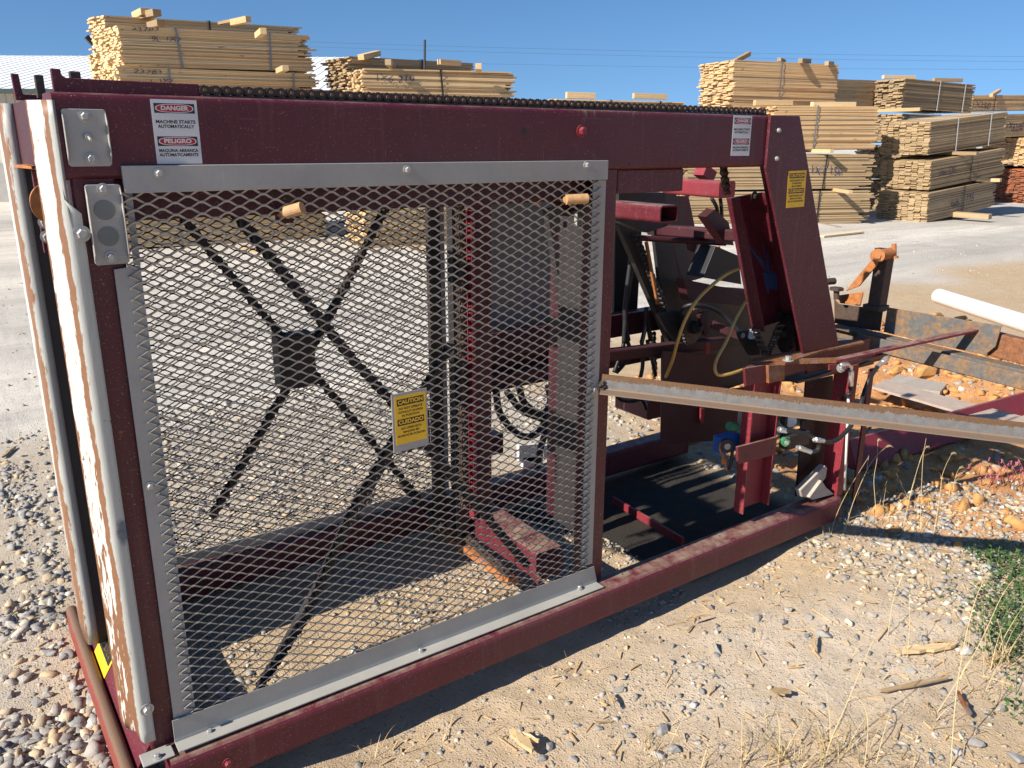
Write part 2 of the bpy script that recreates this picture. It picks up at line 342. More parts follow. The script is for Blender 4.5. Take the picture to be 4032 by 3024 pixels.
def text_mesh(lines, mat, parent, origin, right, up, width=None, size=0.01, name='lettering', lead=1.05, bold=0.02, depth=0.0006, squeeze=None, wob=None):
    """lines of (body, cx, cy, size, max width) laid out in the plane right/up from origin; one mesh"""
    right, up = Vector(right).normalized(), Vector(up).normalized(); nrm = right.cross(up).normalized()
    for body, cx, cy, sz, mw in lines:
        mb = MB()
        cu = bpy.data.curves.new('t', 'FONT'); cu.body = body; cu.size = 1.0; cu.align_x = 'CENTER'; cu.align_y = 'CENTER'; cu.offset = bold; cu.resolution_u = 3
        ob = bpy.data.objects.new('t', cu); C.objects.link(ob); bpy.context.view_layer.update()
        me = bpy.data.meshes.new_from_object(ob.evaluated_get(bpy.context.evaluated_depsgraph_get()))
        xs = [v.co.x for v in me.vertices]; w = (max(xs)-min(xs)) if xs else 1; sx = sz
        if mw: sx = mw/w
        if wob:
            ph = [wob.uniform(0, 6.28) for _ in range(6)]
            for v in me.vertices:
                x, y = v.co.x, v.co.y; v.co.x += 0.05*math.sin(2.1*x+3*y+ph[0])+0.03*math.sin(5*y+4*x+ph[1])+0.10*y; v.co.y += 0.09*math.sin(2.3*x+ph[2])+0.05*math.sin(6*x+2*y+ph[3])+0.12*y*math.sin(3.1*x+ph[4])
        vs = [Vector(origin)+right*(cx+v.co.x*sx)+up*(cy+v.co.y*sz)+nrm*depth for v in me.vertices]
        mb.add(vs, [tuple(p.vertices) for p in me.polygons])
        bpy.data.objects.remove(ob); bpy.data.curves.remove(cu); bpy.data.meshes.remove(me); o = mb.build(name, mat, parent)
    return o
def roller_chain(mb, path, pitch, ph, width, pin, plate_t=0.003):
    """links along a polyline; pin = direction of the pins"""
    path = [Vector(p) for p in path]; seg = [0.0]
    for a, b in zip(path, path[1:]): seg.append(seg[-1]+(b-a).length)
    def at(s_):
        s_ = min(max(s_, 0), seg[-1]-1e-6)
        for i in range(len(path)-1):
            if s_ <= seg[i+1]: return path[i].lerp(path[i+1], (s_-seg[i])/(seg[i+1]-seg[i]))
        return path[-1]
    n = int(seg[-1]/pitch); pin = Vector(pin).normalized(); P = [at(i*pitch) for i in range(n+1)]
    for i, p in enumerate(P):
        mb.cyl(p-pin*(width/2+plate_t*1.6), p+pin*(width/2+plate_t*1.6), ph*0.19, n=8, rnd=0.9)
        mb.cyl(p-pin*width*0.36, p+pin*width*0.36, ph*0.36, n=10, rnd=0.2)
    for i in range(n):
        a, b = P[i], P[i+1]; d = (b-a).normalized(); u = pin.cross(d).normalized(); r = ph/2
        pr = []
        for t in range(-80, 81, 40): pr.append(b+(d*math.cos(math.radians(t))+u*math.sin(math.radians(t)))*r)
        pr.append((a+b)/2+u*r*0.58)
        for t in range(100, 261, 40): pr.append(a+(d*math.cos(math.radians(t))+u*math.sin(math.radians(t)))*r)
        pr.append((a+b)/2-u*r*0.58)
        off = width/2-(plate_t if i % 2 else 0)
        for sgn in (-1, 1):
            base = pin*(sgn*off-plate_t/2); mb.prism([q+base for q in pr], pin*plate_t, rnd=0.3+0.4*(i % 2))
    return mb
# ------------------------------------------------------------------ ground
def vnoise(x, y, seed=0):
    x = np.asarray(x, float); y = np.asarray(y, float); xi = np.floor(x).astype(np.int64); yi = np.floor(y).astype(np.int64); fx = x-xi; fy = y-yi
    def h(a, b):
        n = (a*374761393+b*668265263+seed*1442695041) & 0xffffffff; n = ((n ^ (n >> 13))*1274126177) & 0xffffffff
        return ((n ^ (n >> 16)) & 0xffff)/65535.0
    u = fx*fx*(3-2*fx); v = fy*fy*(3-2*fy)
    return (h(xi, yi)*(1-u)+h(xi+1, yi)*u)*(1-v)+(h(xi, yi+1)*(1-u)+h(xi+1, yi+1)*u)*v
def fbm(x, y, f, oct=4, seed=0, g=0.5):
    o = 0; a = 1; t = 0
    for i in range(oct): o = o+a*(vnoise(np.asarray(x)*f, np.asarray(y)*f, seed+i)-0.5); t += a; a *= g; f *= 2.03
    return o/t
def sstep(a, b, x): t = np.clip((np.asarray(x, float)-a)/(b-a), 0, 1); return t*t*(3-2*t)
def bump2(x, y, cx, cy, rx, ry): return np.exp(-((x-cx)/rx)**2-((y-cy)/ry)**2)
def clay_mask(x, y):
    n = fbm(x, y, 1.3, 4, 21)*1.1
    m = sstep(2.75, 3.3, x+n*0.6)*(1-sstep(6.9, 7.5, x+n))*(1-sstep(1.9, 2.5, y-0.25*(x-5)+n))
    return np.clip(m, 0, 1)
def gh(x, y):
    x = np.asarray(x, float); y = np.asarray(y, float)
    near = (1-sstep(6, 12, np.hypot(x-1, y)))
    z = 0.05*fbm(x, y, 0.35, 3, 3)*near+0.022*fbm(x, y, 3.0, 4, 5)*near+0.012*fbm(x, y, 14, 4, 9)*near
    z = z+0.06*fbm(x, y, 0.06, 3, 15)*(1-near)
    z = z-0.045*np.exp(-((y+0.02)/0.22)**2)*sstep(0.0, 0.4, x)*(1-sstep(2.0, 2.5, x))          # hollow under the front rail
    cm = clay_mask(x, y)
    z = z+cm*(0.08*fbm(x, y, 2.2, 4, 31)+0.06*fbm(x, y, 7, 3, 37))
    z = z+0.34*bump2(x, y, 6.0, 1.35, 0.8, 0.55)*(0.75+0.9*fbm(x, y, 3.1, 4, 41))+0.05*bump2(x, y, 3.9, -0.75, 0.6, 0.25)
    z = z+0.28*bump2(x, y, 5.6, 0.4, 0.6, 0.4)*(0.7+0.8*fbm(x, y, 3.3, 4, 47))
    z = z+0.02*np.maximum(0, x-16)*near*0
    return z
def axis(lo, f0, f1, hi, step, grow):
    a = list(np.arange(f0, f1+1e-6, step)); d = step; p = f1
    while p < hi: d *= grow; p += d; a.append(p)
    d = step; p = f0; b = []
    while p > lo: d *= grow; p -= d; b.append(p)
    return np.array(b[::-1]+a)
gx = axis(-500, -1.6, 4.4, 900, 0.017, 1.045); gy = axis(-300, -1.7, 2.2, 900, 0.017, 1.045)
GX, GY = np.meshgrid(gx, gy); GZ = gh(GX, GY)
nx, ny = len(gx), len(gy); idx = np.arange(nx*ny).reshape(ny, nx)
faces = np.stack([idx[:-1, :-1], idx[:-1, 1:], idx[1:, 1:], idx[1:, :-1]], -1).reshape(-1, 4)
me = bpy.data.meshes.new('ground'); me.vertices.add(nx*ny); me.vertices.foreach_set('co', np.stack([GX, GY, GZ], -1).reshape(-1))
me.loops.add(faces.size); me.polygons.add(len(faces)); me.loops.foreach_set('vertex_index', faces.reshape(-1).astype(np.int32))
me.polygons.foreach_set('loop_start', np.arange(0, faces.size, 4, dtype=np.int32)); me.polygons.foreach_set('loop_total', np.full(len(faces), 4, np.int32))
me.polygons.foreach_set('use_smooth', np.ones(len(faces), bool))
def gattr(nm, val): a = me.attributes.new(nm, 'FLOAT', 'POINT'); a.data.foreach_set('value', np.clip(val, 0, 1).astype(np.float32).reshape(-1))
nz1 = fbm(GX, GY, 0.8, 4, 51)
gattr('clay', clay_mask(GX, GY))
gattr('gray', np.maximum(1-sstep(-0.5, -0.15, GX+nz1*0.4), sstep(0.9, 1.5, GY+nz1*0.8)*(1-sstep(2.4, 3.2, GX)))*(0.75+nz1*0.6))
gattr('road', sstep(2.6, 3.6, GY-0.05*GX+nz1*1.2)*(1-0.0*GX))
gattr('pale', np.clip(1.25*np.exp(-(((GX-1.75)+0.5*(GY+0.6))/0.75)**2-((GY+0.62)/0.42)**2)+nz1*0.5, 0, 1))
gattr('bay_shade', sstep(-0.03, 0.03, (GX-1.70)+0.35*(GY-0.35)+nz1*0.05)*(1-sstep(2.6, 2.8, GX))*sstep(0.0, 0.06, GY+nz1*0.04)*(1-sstep(0.92, 1.0, GY)))  # shade of the right-hand bay, painted near-black into the ground colour
me.update(); me.validate()
ground = bpy.data.objects.new('ground', me); C.objects.link(ground); tag(ground, 'trodden tan dirt and pale gravel yard around the machine', 'ground', kind='structure')
s = NT('yard_dirt')
v0 = s.noise(1.1, 6, 0.65); v1 = s.noise(7, 6, 0.7); v2 = s.noise(60, 5, 0.7); v3 = s.noise(220, 3, 0.6)
dirt = s.mix(s.rng(v1, 0.3, 0.7), (0.45, 0.315, 0.175), (0.56, 0.41, 0.25)); dirt = s.mix(s.rng(v0, 0.45, 0.7, 0, 0.7), dirt, (0.53, 0.41, 0.28))
pale = s.mix(s.rng(v1, 0.35, 0.65), (0.56, 0.44, 0.31), (0.64, 0.53, 0.41)); dirt = s.mix(s.attr('pale'), dirt, pale)
clay = s.mix(s.rng(v1, 0.3, 0.7), (0.48, 0.20, 0.06), (0.56, 0.28, 0.10)); clay = s.mix(s.rng(v2, 0.5, 0.75, 0, 0.5), clay, (0.60, 0.46, 0.30))
dirt = s.mix(s.attr('clay'), dirt, clay)
grd = s.mix(s.rng(v1, 0.3, 0.7), (0.40, 0.36, 0.30), (0.53, 0.48, 0.41)); dirt = s.mix(s.attr('gray'), dirt, grd)
# road: pale crushed limestone with bands worn by wheels
band = s.noise(1.0, 4, 0.55, vec=s.coord((0.05, 0.42, 0.1), rot=(0, 0, 0.12)), dist=0.4)
road = s.mix(s.rng(band, 0.36, 0.58), (0.42, 0.39, 0.345), (0.74, 0.68, 0.585)); road = s.mix(s.rng(v1, 0.4, 0.7, 0, 0.35), road, (0.48, 0.435, 0.37))
trk = s.noise(1.0, 6, 0.7, vec=s.coord((0.35, 2.6, 0.1), rot=(0, 0, 0.14)), dist=0.6); road = s.mix(s.rng(trk, 0.50, 0.66, 0, 0.55), road, (0.36, 0.335, 0.30)); dmp = s.noise(0.45, 5, 0.6, dist=0.5); road = s.mix(s.rng(dmp, 0.56, 0.66, 0, 0.45), road, (0.34, 0.315, 0.28))
peb = s.n('TexVoronoi', feature='F1'); peb.inputs['Scale'].default_value = 26; s.l(s.coord(), peb.inputs['Vector'])
pc = s.n('SeparateColor'); s.l(peb.outputs['Color'], pc.inputs[0])
road = s.mix(s.math('MULTIPLY', s.rng(peb.outputs['Distance'], 0.016, 0.010, 0, 1), s.rng(pc.outputs[0], 0.55, 0.6)), road, s.mix(pc.outputs[1], (0.2, 0.2, 0.2), (0.8, 0.77, 0.7)))
col = s.mix(s.attr('road'), dirt, road)
grit = s.n('TexVoronoi', feature='F1'); grit.inputs['Scale'].default_value = 110; s.l(s.coord(), grit.inputs['Vector'])
gc = s.n('SeparateColor'); s.l(grit.outputs['Color'], gc.inputs[0])
gm = s.math('MULTIPLY', s.rng(gc.outputs[0], 0.62, 0.66), s.rng(grit.outputs['Distance'], 0.5, 0.35))
col = s.mix(s.math('MULTIPLY', gm, 0.6), col, s.mix(gc.outputs[1], (0.16, 0.155, 0.15), (0.66, 0.58, 0.46)))
col = s.mix(s.rng(v2, 0.55, 0.8, 0, 0.35), col, (0.20, 0.14, 0.085))
col = s.mix(s.math('MULTIPLY', s.attr('bay_shade'), 0.97), col, (0.014, 0.011, 0.009))  # painted shade on the bay floor
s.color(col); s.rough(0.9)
hh = s.math('ADD', s.math('MULTIPLY', v2, 0.6), s.math('MULTIPLY', v3, 0.5)); hh = s.math('ADD', hh, s.math('MULTIPLY', gm, 0.5)); s.bump(hh, 0.75, 0.012)
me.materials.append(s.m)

# ------------------------------------------------------------------ loose stones
def stone_mat():
    s = NT('stone'); r = s.attr('rnd')
    col = s.ramp(r, [(0, (0.13, 0.13, 0.135)), (0.25, (0.20, 0.20, 0.205)), (0.5, (0.31, 0.305, 0.30)), (0.62, (0.44, 0.425, 0.40)), (0.72, (0.38, 0.29, 0.19)), (0.85, (0.50, 0.36, 0.20)), (0.93, (0.60, 0.52, 0.40)), (1, (0.66, 0.63, 0.57))])
    v = s.noise(12, 7, 0.75); col = s.mix(s.rng(v, 0.40, 0.70, 0.05, 0.65), col, (0.44, 0.36, 0.26)); w = s.noise(140, 3, 0.6); col = s.mix(s.rng(w, 0.62, 0.7, 0, 0.4), col, (0.62, 0.60, 0.56))
    s.color(col); s.rough(0.85); s.bump(w, 0.4, 0.004); return s.m
M['stone'] = stone_mat()
def ico(sub):
    bm = bmesh.new(); bmesh.ops.create_icosphere(bm, subdivisions=sub, radius=1); v = np.array([x.co[:] for x in bm.verts]); f = np.array([[x.index for x in q.verts] for q in bm.faces]); bm.free(); return v, f
I1v, I1f = ico(1); I2v, I2f = ico(2)
def shape_stones(n, base, seed):
    """n angular stones: a sphere cut flat by random planes and squashed"""
    g = np.random.default_rng(seed); out = []
    for i in range(n):
        v = base.copy()
        for j in range(g.integers(7, 12)):
            d = g.normal(size=3); d /= np.linalg.norm(d); h = g.uniform(0.42, 0.8); t = v@d; v = v-np.outer(np.maximum(0, t-h), d)
        v *= np.array([1, g.uniform(0.6, 0.95), g.uniform(0.42, 0.75)]); v += g.normal(size=v.shape)*0.035; out.append(v)
    return out
def hull_stone(g, n):
    p = g.normal(size=(n, 3)); p /= np.linalg.norm(p, axis=1)[:, None]; p *= g.uniform(0.72, 1.0, (n, 1)); p *= np.array([1.0, g.uniform(0.6, 0.95), g.uniform(0.42, 0.75)])
    bm = bmesh.new(); [bm.verts.new(q) for q in p]; r = bmesh.ops.convex_hull(bm, input=bm.verts); bmesh.ops.delete(bm, geom=[v for v in bm.verts if not v.link_faces], context='VERTS'); bmesh.ops.triangulate(bm, faces=bm.faces[:]); bm.verts.index_update()
    v = np.array([x.co[:] for x in bm.verts]); f = np.array([[x.index for x in q.verts] for q in bm.faces]); bm.free(); return v, f
_g = np.random.default_rng(5); KINDS = [hull_stone(_g, int(_g.integers(9, 15))) for i in range(60)]
def scatter(n, fx, size, tone):
    """n stones: fx gives x, y; returns vertex and face arrays"""
    x, y = fx(n); sz = size(len(x)); vs = []; fs = []; rs = []; o = 0; zz = gh(x, y); tn = tone(len(x))
    a = nr.uniform(0, 2*np.pi, len(x)); tl = nr.normal(0, 0.3, len(x)); kk = nr.integers(0, len(KINDS), len(x))
    for i in range(len(x)):
        b, fi = KINDS[kk[i]]; b = b*sz[i]; ct, st = math.cos(tl[i]), math.sin(tl[i]); ca, sa = math.cos(a[i]), math.sin(a[i])
        X = b[:, 0]*ct-b[:, 2]*st; Z = b[:, 0]*st+b[:, 2]*ct; Y = b[:, 1]
        vs.append(np.stack([X*ca-Y*sa+x[i], X*sa+Y*ca+y[i], Z+zz[i]+sz[i]*0.02], -1)); fs.append(fi+o); o += len(b); rs.append(np.full(len(b), tn[i]))
    return np.concatenate(vs), np.concatenate(fs), np.concatenate(rs)
def rect(x0, x1, y0, y1, keep=None):
    def f(n):
        x = nr.uniform(x0, x1, n); y = nr.uniform(y0, y1, n)
        if keep is not None: m = nr.uniform(0, 1, n) < keep(x, y); x, y = x[m], y[m]
        return x, y
    return f
def sizes(a, b, p=2.2): return lambda n: a+(b-a)*nr.uniform(0, 1, n)**p
def tones(lo, hi, warm=0.25):
    def f(n): t = nr.uniform(lo, hi, n); w = nr.uniform(0, 1, n) < warm; t[w] = nr.uniform(0.68, 1.0, w.sum()); return t
    return f
patch = lambda f, sd, lo, hi: (lambda x, y: sstep(lo, hi, fbm(x, y, f, 3, sd)))
outside = lambda x, y: ~((x > -0.33) & (x < 2.7) & (y > -0.085) & (y < 0.02))
GR = [
 scatter(15000, rect(-1.05, -0.29, 0.0, 2.0, lambda x, y: 0.12+0.88*sstep(-0.02, 0.16, fbm(x, y, 2.6, 3, 61))), sizes(0.003, 0.044, 5.0), tones(0.05, 0.56, 0.35)),
 scatter(5000, rect(-1.1, -0.25, 1.2, 3.4, patch(1.6, 63, -0.05, 0.1)), sizes(0.006, 0.036, 3.0), tones(0.1, 0.6, 0.2)),
 scatter(4200, rect(-0.2, 1.5, 0.04, 0.95, patch(2.5, 65, -0.2, 0.15)), sizes(0.005, 0.022, 2.2), tones(0.2, 0.66, 0.4)),
 scatter(7500, rect(-0.4, 3.4, 1.0, 3.4, lambda x, y: 0.35+0.65*sstep(-0.08, 0.1, fbm(x, y, 1.8, 3, 67))), sizes(0.007, 0.036, 2.4), tones(0.2, 0.68, 0.3)),
 scatter(12000, rect(0.1, 2.2, -1.35, -0.02, lambda x, y: outside(x, y)*(0.25+0.75*sstep(-0.02, 0.2, fbm(x, y, 2.6, 3, 71)))*(1-0.6*np.exp(-((x-1.6)/0.6)**2-((y+.6)/.4)**2))), sizes(0.002, 0.020, 3.8), tones(0.15, 0.6, 0.3)),
 scatter(9000, rect(1.75, 3.7, -1.15, -0.03, lambda x, y: outside(x, y)*sstep(0.0, 0.35, 0.55*(x-1.75)+fbm(x, y, 2.4, 3, 73)*1.3-0.25)), sizes(0.003, 0.030, 3.4), tones(0.15, 0.62, 0.4)),
 scatter(7000, rect(2.7, 7.4, -0.7, 2.2, lambda x, y: 0.2+0.8*sstep(-0.1, 0.12, fbm(x, y, 1.9, 3, 75))), sizes(0.004, 0.045, 3.2), tones(0.15, 0.64, 0.45)),
 scatter(8000, rect(-2.5, 16, 3.2, 11, lambda x, y: 0.5+0*x), sizes(0.007, 0.026, 2.4), tones(0.3, 0.66, 0.3)),
 scatter(1400, rect(1.3, 1.75, -0.05, 0.9, None), sizes(0.004, 0.02, 2.4), tones(0.2, 0.66, 0.4)),
]
ov = 0; vs = []; fs = []; rs = []
for v_, f_, r_ in GR: vs.append(v_); fs.append(f_+ov); rs.append(r_); ov += len(v_)
vs = np.concatenate(vs); fs = np.concatenate(fs); rs = np.concatenate(rs)
def np_mesh(name, vs, fs, rs, mat):
    me = bpy.data.meshes.new(name); n = fs.shape[1]; me.vertices.add(len(vs)); me.vertices.foreach_set('co', np.asarray(vs, np.float32).reshape(-1)); me.loops.add(fs.size); me.polygons.add(len(fs))
    me.loops.foreach_set('vertex_index', fs.reshape(-1).astype(np.int32)); me.polygons.foreach_set('loop_start', np.arange(0, fs.size, n, dtype=np.int32)); me.polygons.foreach_set('loop_total', np.full(len(fs), n, np.int32))
    a = me.attributes.new('rnd', 'FLOAT', 'POINT'); a.data.foreach_set('value', np.asarray(rs, np.float32)); me.materials.append(mat); me.update(); me.validate()
    o = bpy.data.objects.new(name, me); C.objects.link(o); return o
g_ = np_mesh('gravel', vs, fs, rs, M['stone']); tag(g_, 'loose crushed gray and tan gravel strewn over the yard', 'gravel', kind='stuff')
# rusty end sill: red paint worn to brown along the top
s = NT('rusty_red_sill'); g = s.n('NewGeometry'); sx = s.n('SeparateXYZ'); s.l(g.outputs['Normal'], sx.inputs[0]); v = s.noise(18, 6, 0.7); f = s.noise(1.0, 5, 0.6, sc3=(90, 6, 90))
t = s.math('ADD', sx.outputs['Z'], s.rng(v, 0.3, 0.7, -0.35, 0.35)); col = s.mix(s.rng(t, 0.25, 0.6), (0.24, 0.045, 0.032), (0.17, 0.10, 0.06)); col = s.mix(s.rng(f, 0.6, 0.7, 0, 0.7), col, (0.10, 0.085, 0.09))
s.color(col); s.rough(0.6); s.bump(v, 0.2, 0.004); M['rust_red'] = s.m
# angle arm: bands of rust on gray mill scale along its length
s = NT('banded_rusty_angle'); g = s.n('NewGeometry'); t = s.coord(); sp = s.n('SeparateXYZ'); s.l(t, sp.inputs[0])
a0, dr0 = Vector((1.262, -0.012, 0.905)), (Vector((2.167, -0.941, 0.822))-Vector((1.262, -0.012, 0.905))).normalized()
vs_ = s.n('VectorMath', operation='SUBTRACT'); s.l(t, vs_.inputs[0]); vs_.inputs[1].default_value = a0[:]
dt = s.n('VectorMath', operation='DOT_PRODUCT'); s.l(vs_.outputs[0], dt.inputs[0]); sdv = dr0.cross(Vector((0, 0, 1))).normalized(); uu = sdv.cross(dr0).normalized(); dt.inputs[1].default_value = uu[:]
h = dt.outputs['Value']; e = s.noise(40, 6, 0.75); e2 = s.noise(160, 4, 0.7)
hh = s.math('ADD', h, s.rng(e, 0.25, 0.75, -0.006, 0.006)); hh = s.math('ADD', hh, s.rng(e2, 0.3, 0.7, -0.003, 0.003))
top = s.rng(hh, 0.009, 0.0115); bot = s.rng(hh, -0.0175, -0.020); rc = s.mix(s.rng(e2, 0.3, 0.7), (0.19, 0.095, 0.042), (0.095, 0.055, 0.032)); rc2 = s.mix(s.rng(e, 0.3, 0.7), (0.23, 0.14, 0.085), (0.17, 0.135, 0.105))
st = s.mix(s.rng(e, 0.4, 0.7), (0.175, 0.18, 0.182), (0.115, 0.115, 0.112)); st = s.mix(s.rng(e2, 0.54, 0.62, 0, 0.7), st, (0.25, 0.14, 0.07))
col = s.mix(top, st, rc); col = s.mix(bot, col, rc2); s.color(col); s.rough(0.6); s.bump(e2, 0.3, 0.003); M['arm'] = s.m
# ------------------------------------------------------------------ the machine
mach = thing('board_handling_machine', (0.9, 0.45, 0.0), 'large maroon steel lumber machine with a gray diamond mesh guard and warning signs', 'machine')
def part(mb, name, mat, par=mach, bevel=0, **kw): return mb.build(name, mat, par, bevel, **kw)
def label(o, t): o['label'] = t; return o
BX0, BX1 = -0.243, 2.02
# front base rail and end sill
part(MB().rtube((-0.20, -0.0225, 0.0925), (2.67, -0.0225, 0.0925), 0.105, 0.115, 0.022), 'base_rail', 'maroon_dusty')
part(MB().rtube((-0.24, 0.965, 0.09), (2.75, 0.965, 0.09), 0.10, 0.13, 0.018), 'base_rail', 'maroon_dusty')
mb = MB(); mb.rtube((-0.288, -0.13, 0.050), (-0.288, 0.98, 0.050), 0.034, 0.115, 0.016, seg=5); label(part(mb, 'end_sill', M['rust_red'] if 'rust_red' in M else 'red'), 'rusty red rounded end sill')
sp = MB(); sp.prism([(-0.275, 0.03, 0.080), (-0.275, 0.93, 0.080), (-0.205, 0.93, 0.195), (-0.205, 0.03, 0.195)], (0.008, 0, 0.0)); ep = part(sp, 'end_plate', 'maroon_dusty')
# sticker on the inclined end plate
E0, ER, EU = V(-0.2755, 0.655, 0.0795), V(0, -1, 0), V(0.070, 0, 0.115).normalized()
def quad(o, r, u, x0, x1, y0, y1, d=0.0006):
    n = r.cross(u).normalized()*d; return [o+r*x0+u*y0+n, o+r*x1+u*y0+n, o+r*x1+u*y1+n, o+r*x0+u*y1+n]
stk = MB(); n_ = ER.cross(EU).normalized(); stk.prism([p+n_*0.001 for p in quad(E0, ER, EU, 0.0, 0.17, 0.02, 0.10)], n_*0.0006)
st = label(part(stk, 'caution_sticker', 'sign_yellow', ep), 'yellow caution sticker')
# top beams
tb = part(MB().rtube((BX0, 0.0675, 1.677), (BX1, 0.0675, 1.677), 0.135, 0.176, 0.014), 'top_beam', 'beam')
part(MB().rtube((-0.20, 0.90, 1.677), (BX1, 0.90, 1.677), 0.11, 0.16, 0.014), 'top_beam', 'maroon')
part(MB().box(-0.17, 1.255, 0.05, 0.062, 1.496, 1.588), 'guide_rail', 'maroon', bevel=0.003)
part(MB().box(1.335, 1.635, 0.028, 0.09, 1.513, 1.588), 'gusset_block', 'maroon', bevel=0.004)
part(MB().box(-0.18, 1.7, 0.80, 0.84, 1.44, 1.60), 'guide_rail', 'maroon', bevel=0.003)
# cross members at top
for x in (0.0, 0.62, 1.27): part(MB().rtube((x, 0.14, 1.53), (x, 0.845, 1.53), 0.08, 0.08, 0.012), 'cross_member', 'dark')
# end lugs and flat on the beam
part(MB().prism([(-0.231, 0.045, 1.766), (0.064, 0.045, 1.766), (0.064, 0.045, 1.793), (-0.205, 0.045, 1.7945), (-0.212, 0.045, 1.80), (-0.213, 0.045, 1.8115), (-0.231, 0.045, 1.8115)], (0, 0.014, 0)), 'chain_guide', 'maroon', bevel=0.002)
part(MB().box(-0.193, -0.171, 0.075, 0.09, 1.766, 1.8105), 'lug', 'rust_dk', bevel=0.003)
b_ = PZ(zA(250, 510), 1.765)
part(MB().prism([(-0.266, 0.42, 1.762), (-0.21, 0.42, 1.762), (-0.21, 0.42, 1.775), (-0.249, 0.42, 1.776), (-0.252, 0.42, 1.822), (-0.268, 0.42, 1.822)], (0, 0.014, 0)), 'lug', 'maroon', bevel=0.002)
part(MB().box(-0.226, -0.207, 0.36, 0.375, 1.765, 1.818), 'lug', 'rust_dk', bevel=0.002)
part(MB().box(-0.258, -0.20, 0.30, 0.60, 1.60, 1.7605), 'end_block', 'grimy_or_shaded', bevel=0.004)  # darker paint stands for the shade on the block's front face
# top chain
ch = MB(); arc = [(2.035+0.028*math.sin(math.radians(t)), 0.055, 1.752+0.028*math.cos(math.radians(t))) for t in range(15, 100, 15)]
roller_chain(ch, [(0.075, 0.055, 1.7805), (2.03, 0.055, 1.7805)]+arc, 0.0256, 0.023, 0.026, (0, 1, 0)); part(ch, 'roller_chain', 'chain')
part(MB().box(0.066, 2.03, 0.028, 0.085, 1.7652, 1.7700), 'chain_track', 'grease')
# posts
part(MB().rtube((-0.185, 0.05, 0.15), (-0.185, 0.05, 1.60), 0.09, 0.085, 0.008, up=(0, 1, 0)), 'post', 'maroon')
part(MB().rtube((1.277, 0.045, 0.15), (1.277, 0.045, 1.589), 0.078, 0.078, 0.008, up=(0, 1, 0)), 'post', 'maroon')
part(MB().rtube((-0.19, 0.90, 0.15), (-0.19, 0.90, 1.60), 0.085, 0.08, 0.008, up=(0, 1, 0)), 'post', 'maroon')
# left guide covers
def cover(name, prof, z0, z1, zs=24, cut=None):
    """prof: list of (x, y, wear); a bent sheet extruded up in z; cut(u, z) trims the outer edge"""
    mb = MB(); n = len(prof); th = 0.004; vs = []; w = []
    for i in range(zs+1):
        z = z0+(z1-z0)*i/zs
        for x, y, q in prof: vs.append((x, y, z)); w.append(q)
    fs = [(i*n+j, i*n+j+1, (i+1)*n+j+1, (i+1)*n+j) for i in range(zs) for j in range(n-1)]
    mb.add(vs, fs, 0.5, w, True); o = mb.build(name, 'cover', mach); sm = o.modifiers.new('solid', 'SOLIDIFY'); sm.thickness = th; sm.offset = -1; return o
pr = []
for i in range(5): pr.append((-0.219-0.018*i/4, -0.006, 0.46*i/4))
for i in range(1, 7):
    t = math.radians(52*i/6); pr.append((-0.237-0.014*math.sin(t), -0.006+0.014*(1-math.cos(t)), 0.46+0.08*i/6))
x0, y0 = pr[-1][:2]
for i in range(1, 6): pr.append((x0-0.034*i/5*1.0, y0+0.050*i/5, 0.54+0.46*i/5))
nc = cover('guide_cover', pr, 0.19, 1.748, 48); label(nc, 'gray guide cover worn to bare metal and rust')
# slanted foot and narrow top of the near cover
me_ = nc.data
for v in me_.vertices:
    u = me_.attributes['wear'].data[v.index].value
    if v.co.z > 1.545 and u < 0.47: v.co.x = min(v.co.x, -0.2475)
    if v.co.z < 0.191: v.co.z += 0.085*max(0, (u-0.5)/0.5)
pr2 = [(-0.254, 0.612, 0.0), (-0.259, 0.600, 0.3), (-0.264, 0.594, 0.48), (-0.274, 0.594, 0.52), (-0.2815, 0.602, 0.56), (-0.285, 0.618, 0.60), (-0.286, 0.66, 0.66), (-0.284, 0.76, 0.8), (-0.27, 0.87, 1.0)]
fc = cover('guide_cover', pr2, 0.16, 1.76); label(fc, 'far gray guide cover with rust along its edges')
part(MB().box(-0.257, -0.19, 0.604, 0.610, 0.15, 1.745), 'inner_plate', 'dark')  # dark colour stands for the shaded inner face of the far cover
part(MB().box(-0.255, -0.20, 0.30, 0.3085, 0.2, 1.42), 'inner_plate', 'grease')
part(MB().box(-0.25, -0.244, 0.62, 0.86, 0.15, 1.60), 'inner_plate', 'dark')
# roller, paddle and nuts in the slot between the covers
rl = MB(); rl.cyl((-0.232, 0.285, 1.525), (-0.232, 0.37, 1.525), 0.044, n=28, smooth=True); rl.cyl((-0.232, 0.278, 1.525), (-0.232, 0.2855, 1.525), 0.052, n=28); part(rl, 'feed_roller', 'rust_or')
part(MB().prism([(-0.272, 0.26, 1.605), (-0.232, 0.40, 1.605), (-0.262, 0.47, 1.605), (-0.292, 0.42, 1.605), (-0.270, 0.26, 1.605)], (0, 0, 0.007)), 'paddle', 'rust_or', bevel=0.001)
for z in (1.475, 1.440): part(MB().cyl((-0.250, 0.36, z), (-0.250, 0.335, z), 0.011, n=6).cyl((-0.250, 0.362, z), (-0.250, 0.36, z), 0.016, n=16), 'nut', 'zinc')
part(MB().box(-0.262, -0.235, 0.363, 0.375, 1.40, 1.60), 'bracket', 'maroon', bevel=0.002)
cb = MB(); cb.bolt(PY(q00(530, 1515), -0.011), (0, -1, 0), 0.019, 0.011, 0.0175); part(cb, 'bolt', 'zinc')
cb = MB(); cb.bolt(PY(zB(1600, 1085), -0.011), (0, -1, 0), 0.017, 0.011, 0.0165); part(cb, 'bolt', 'zinc')
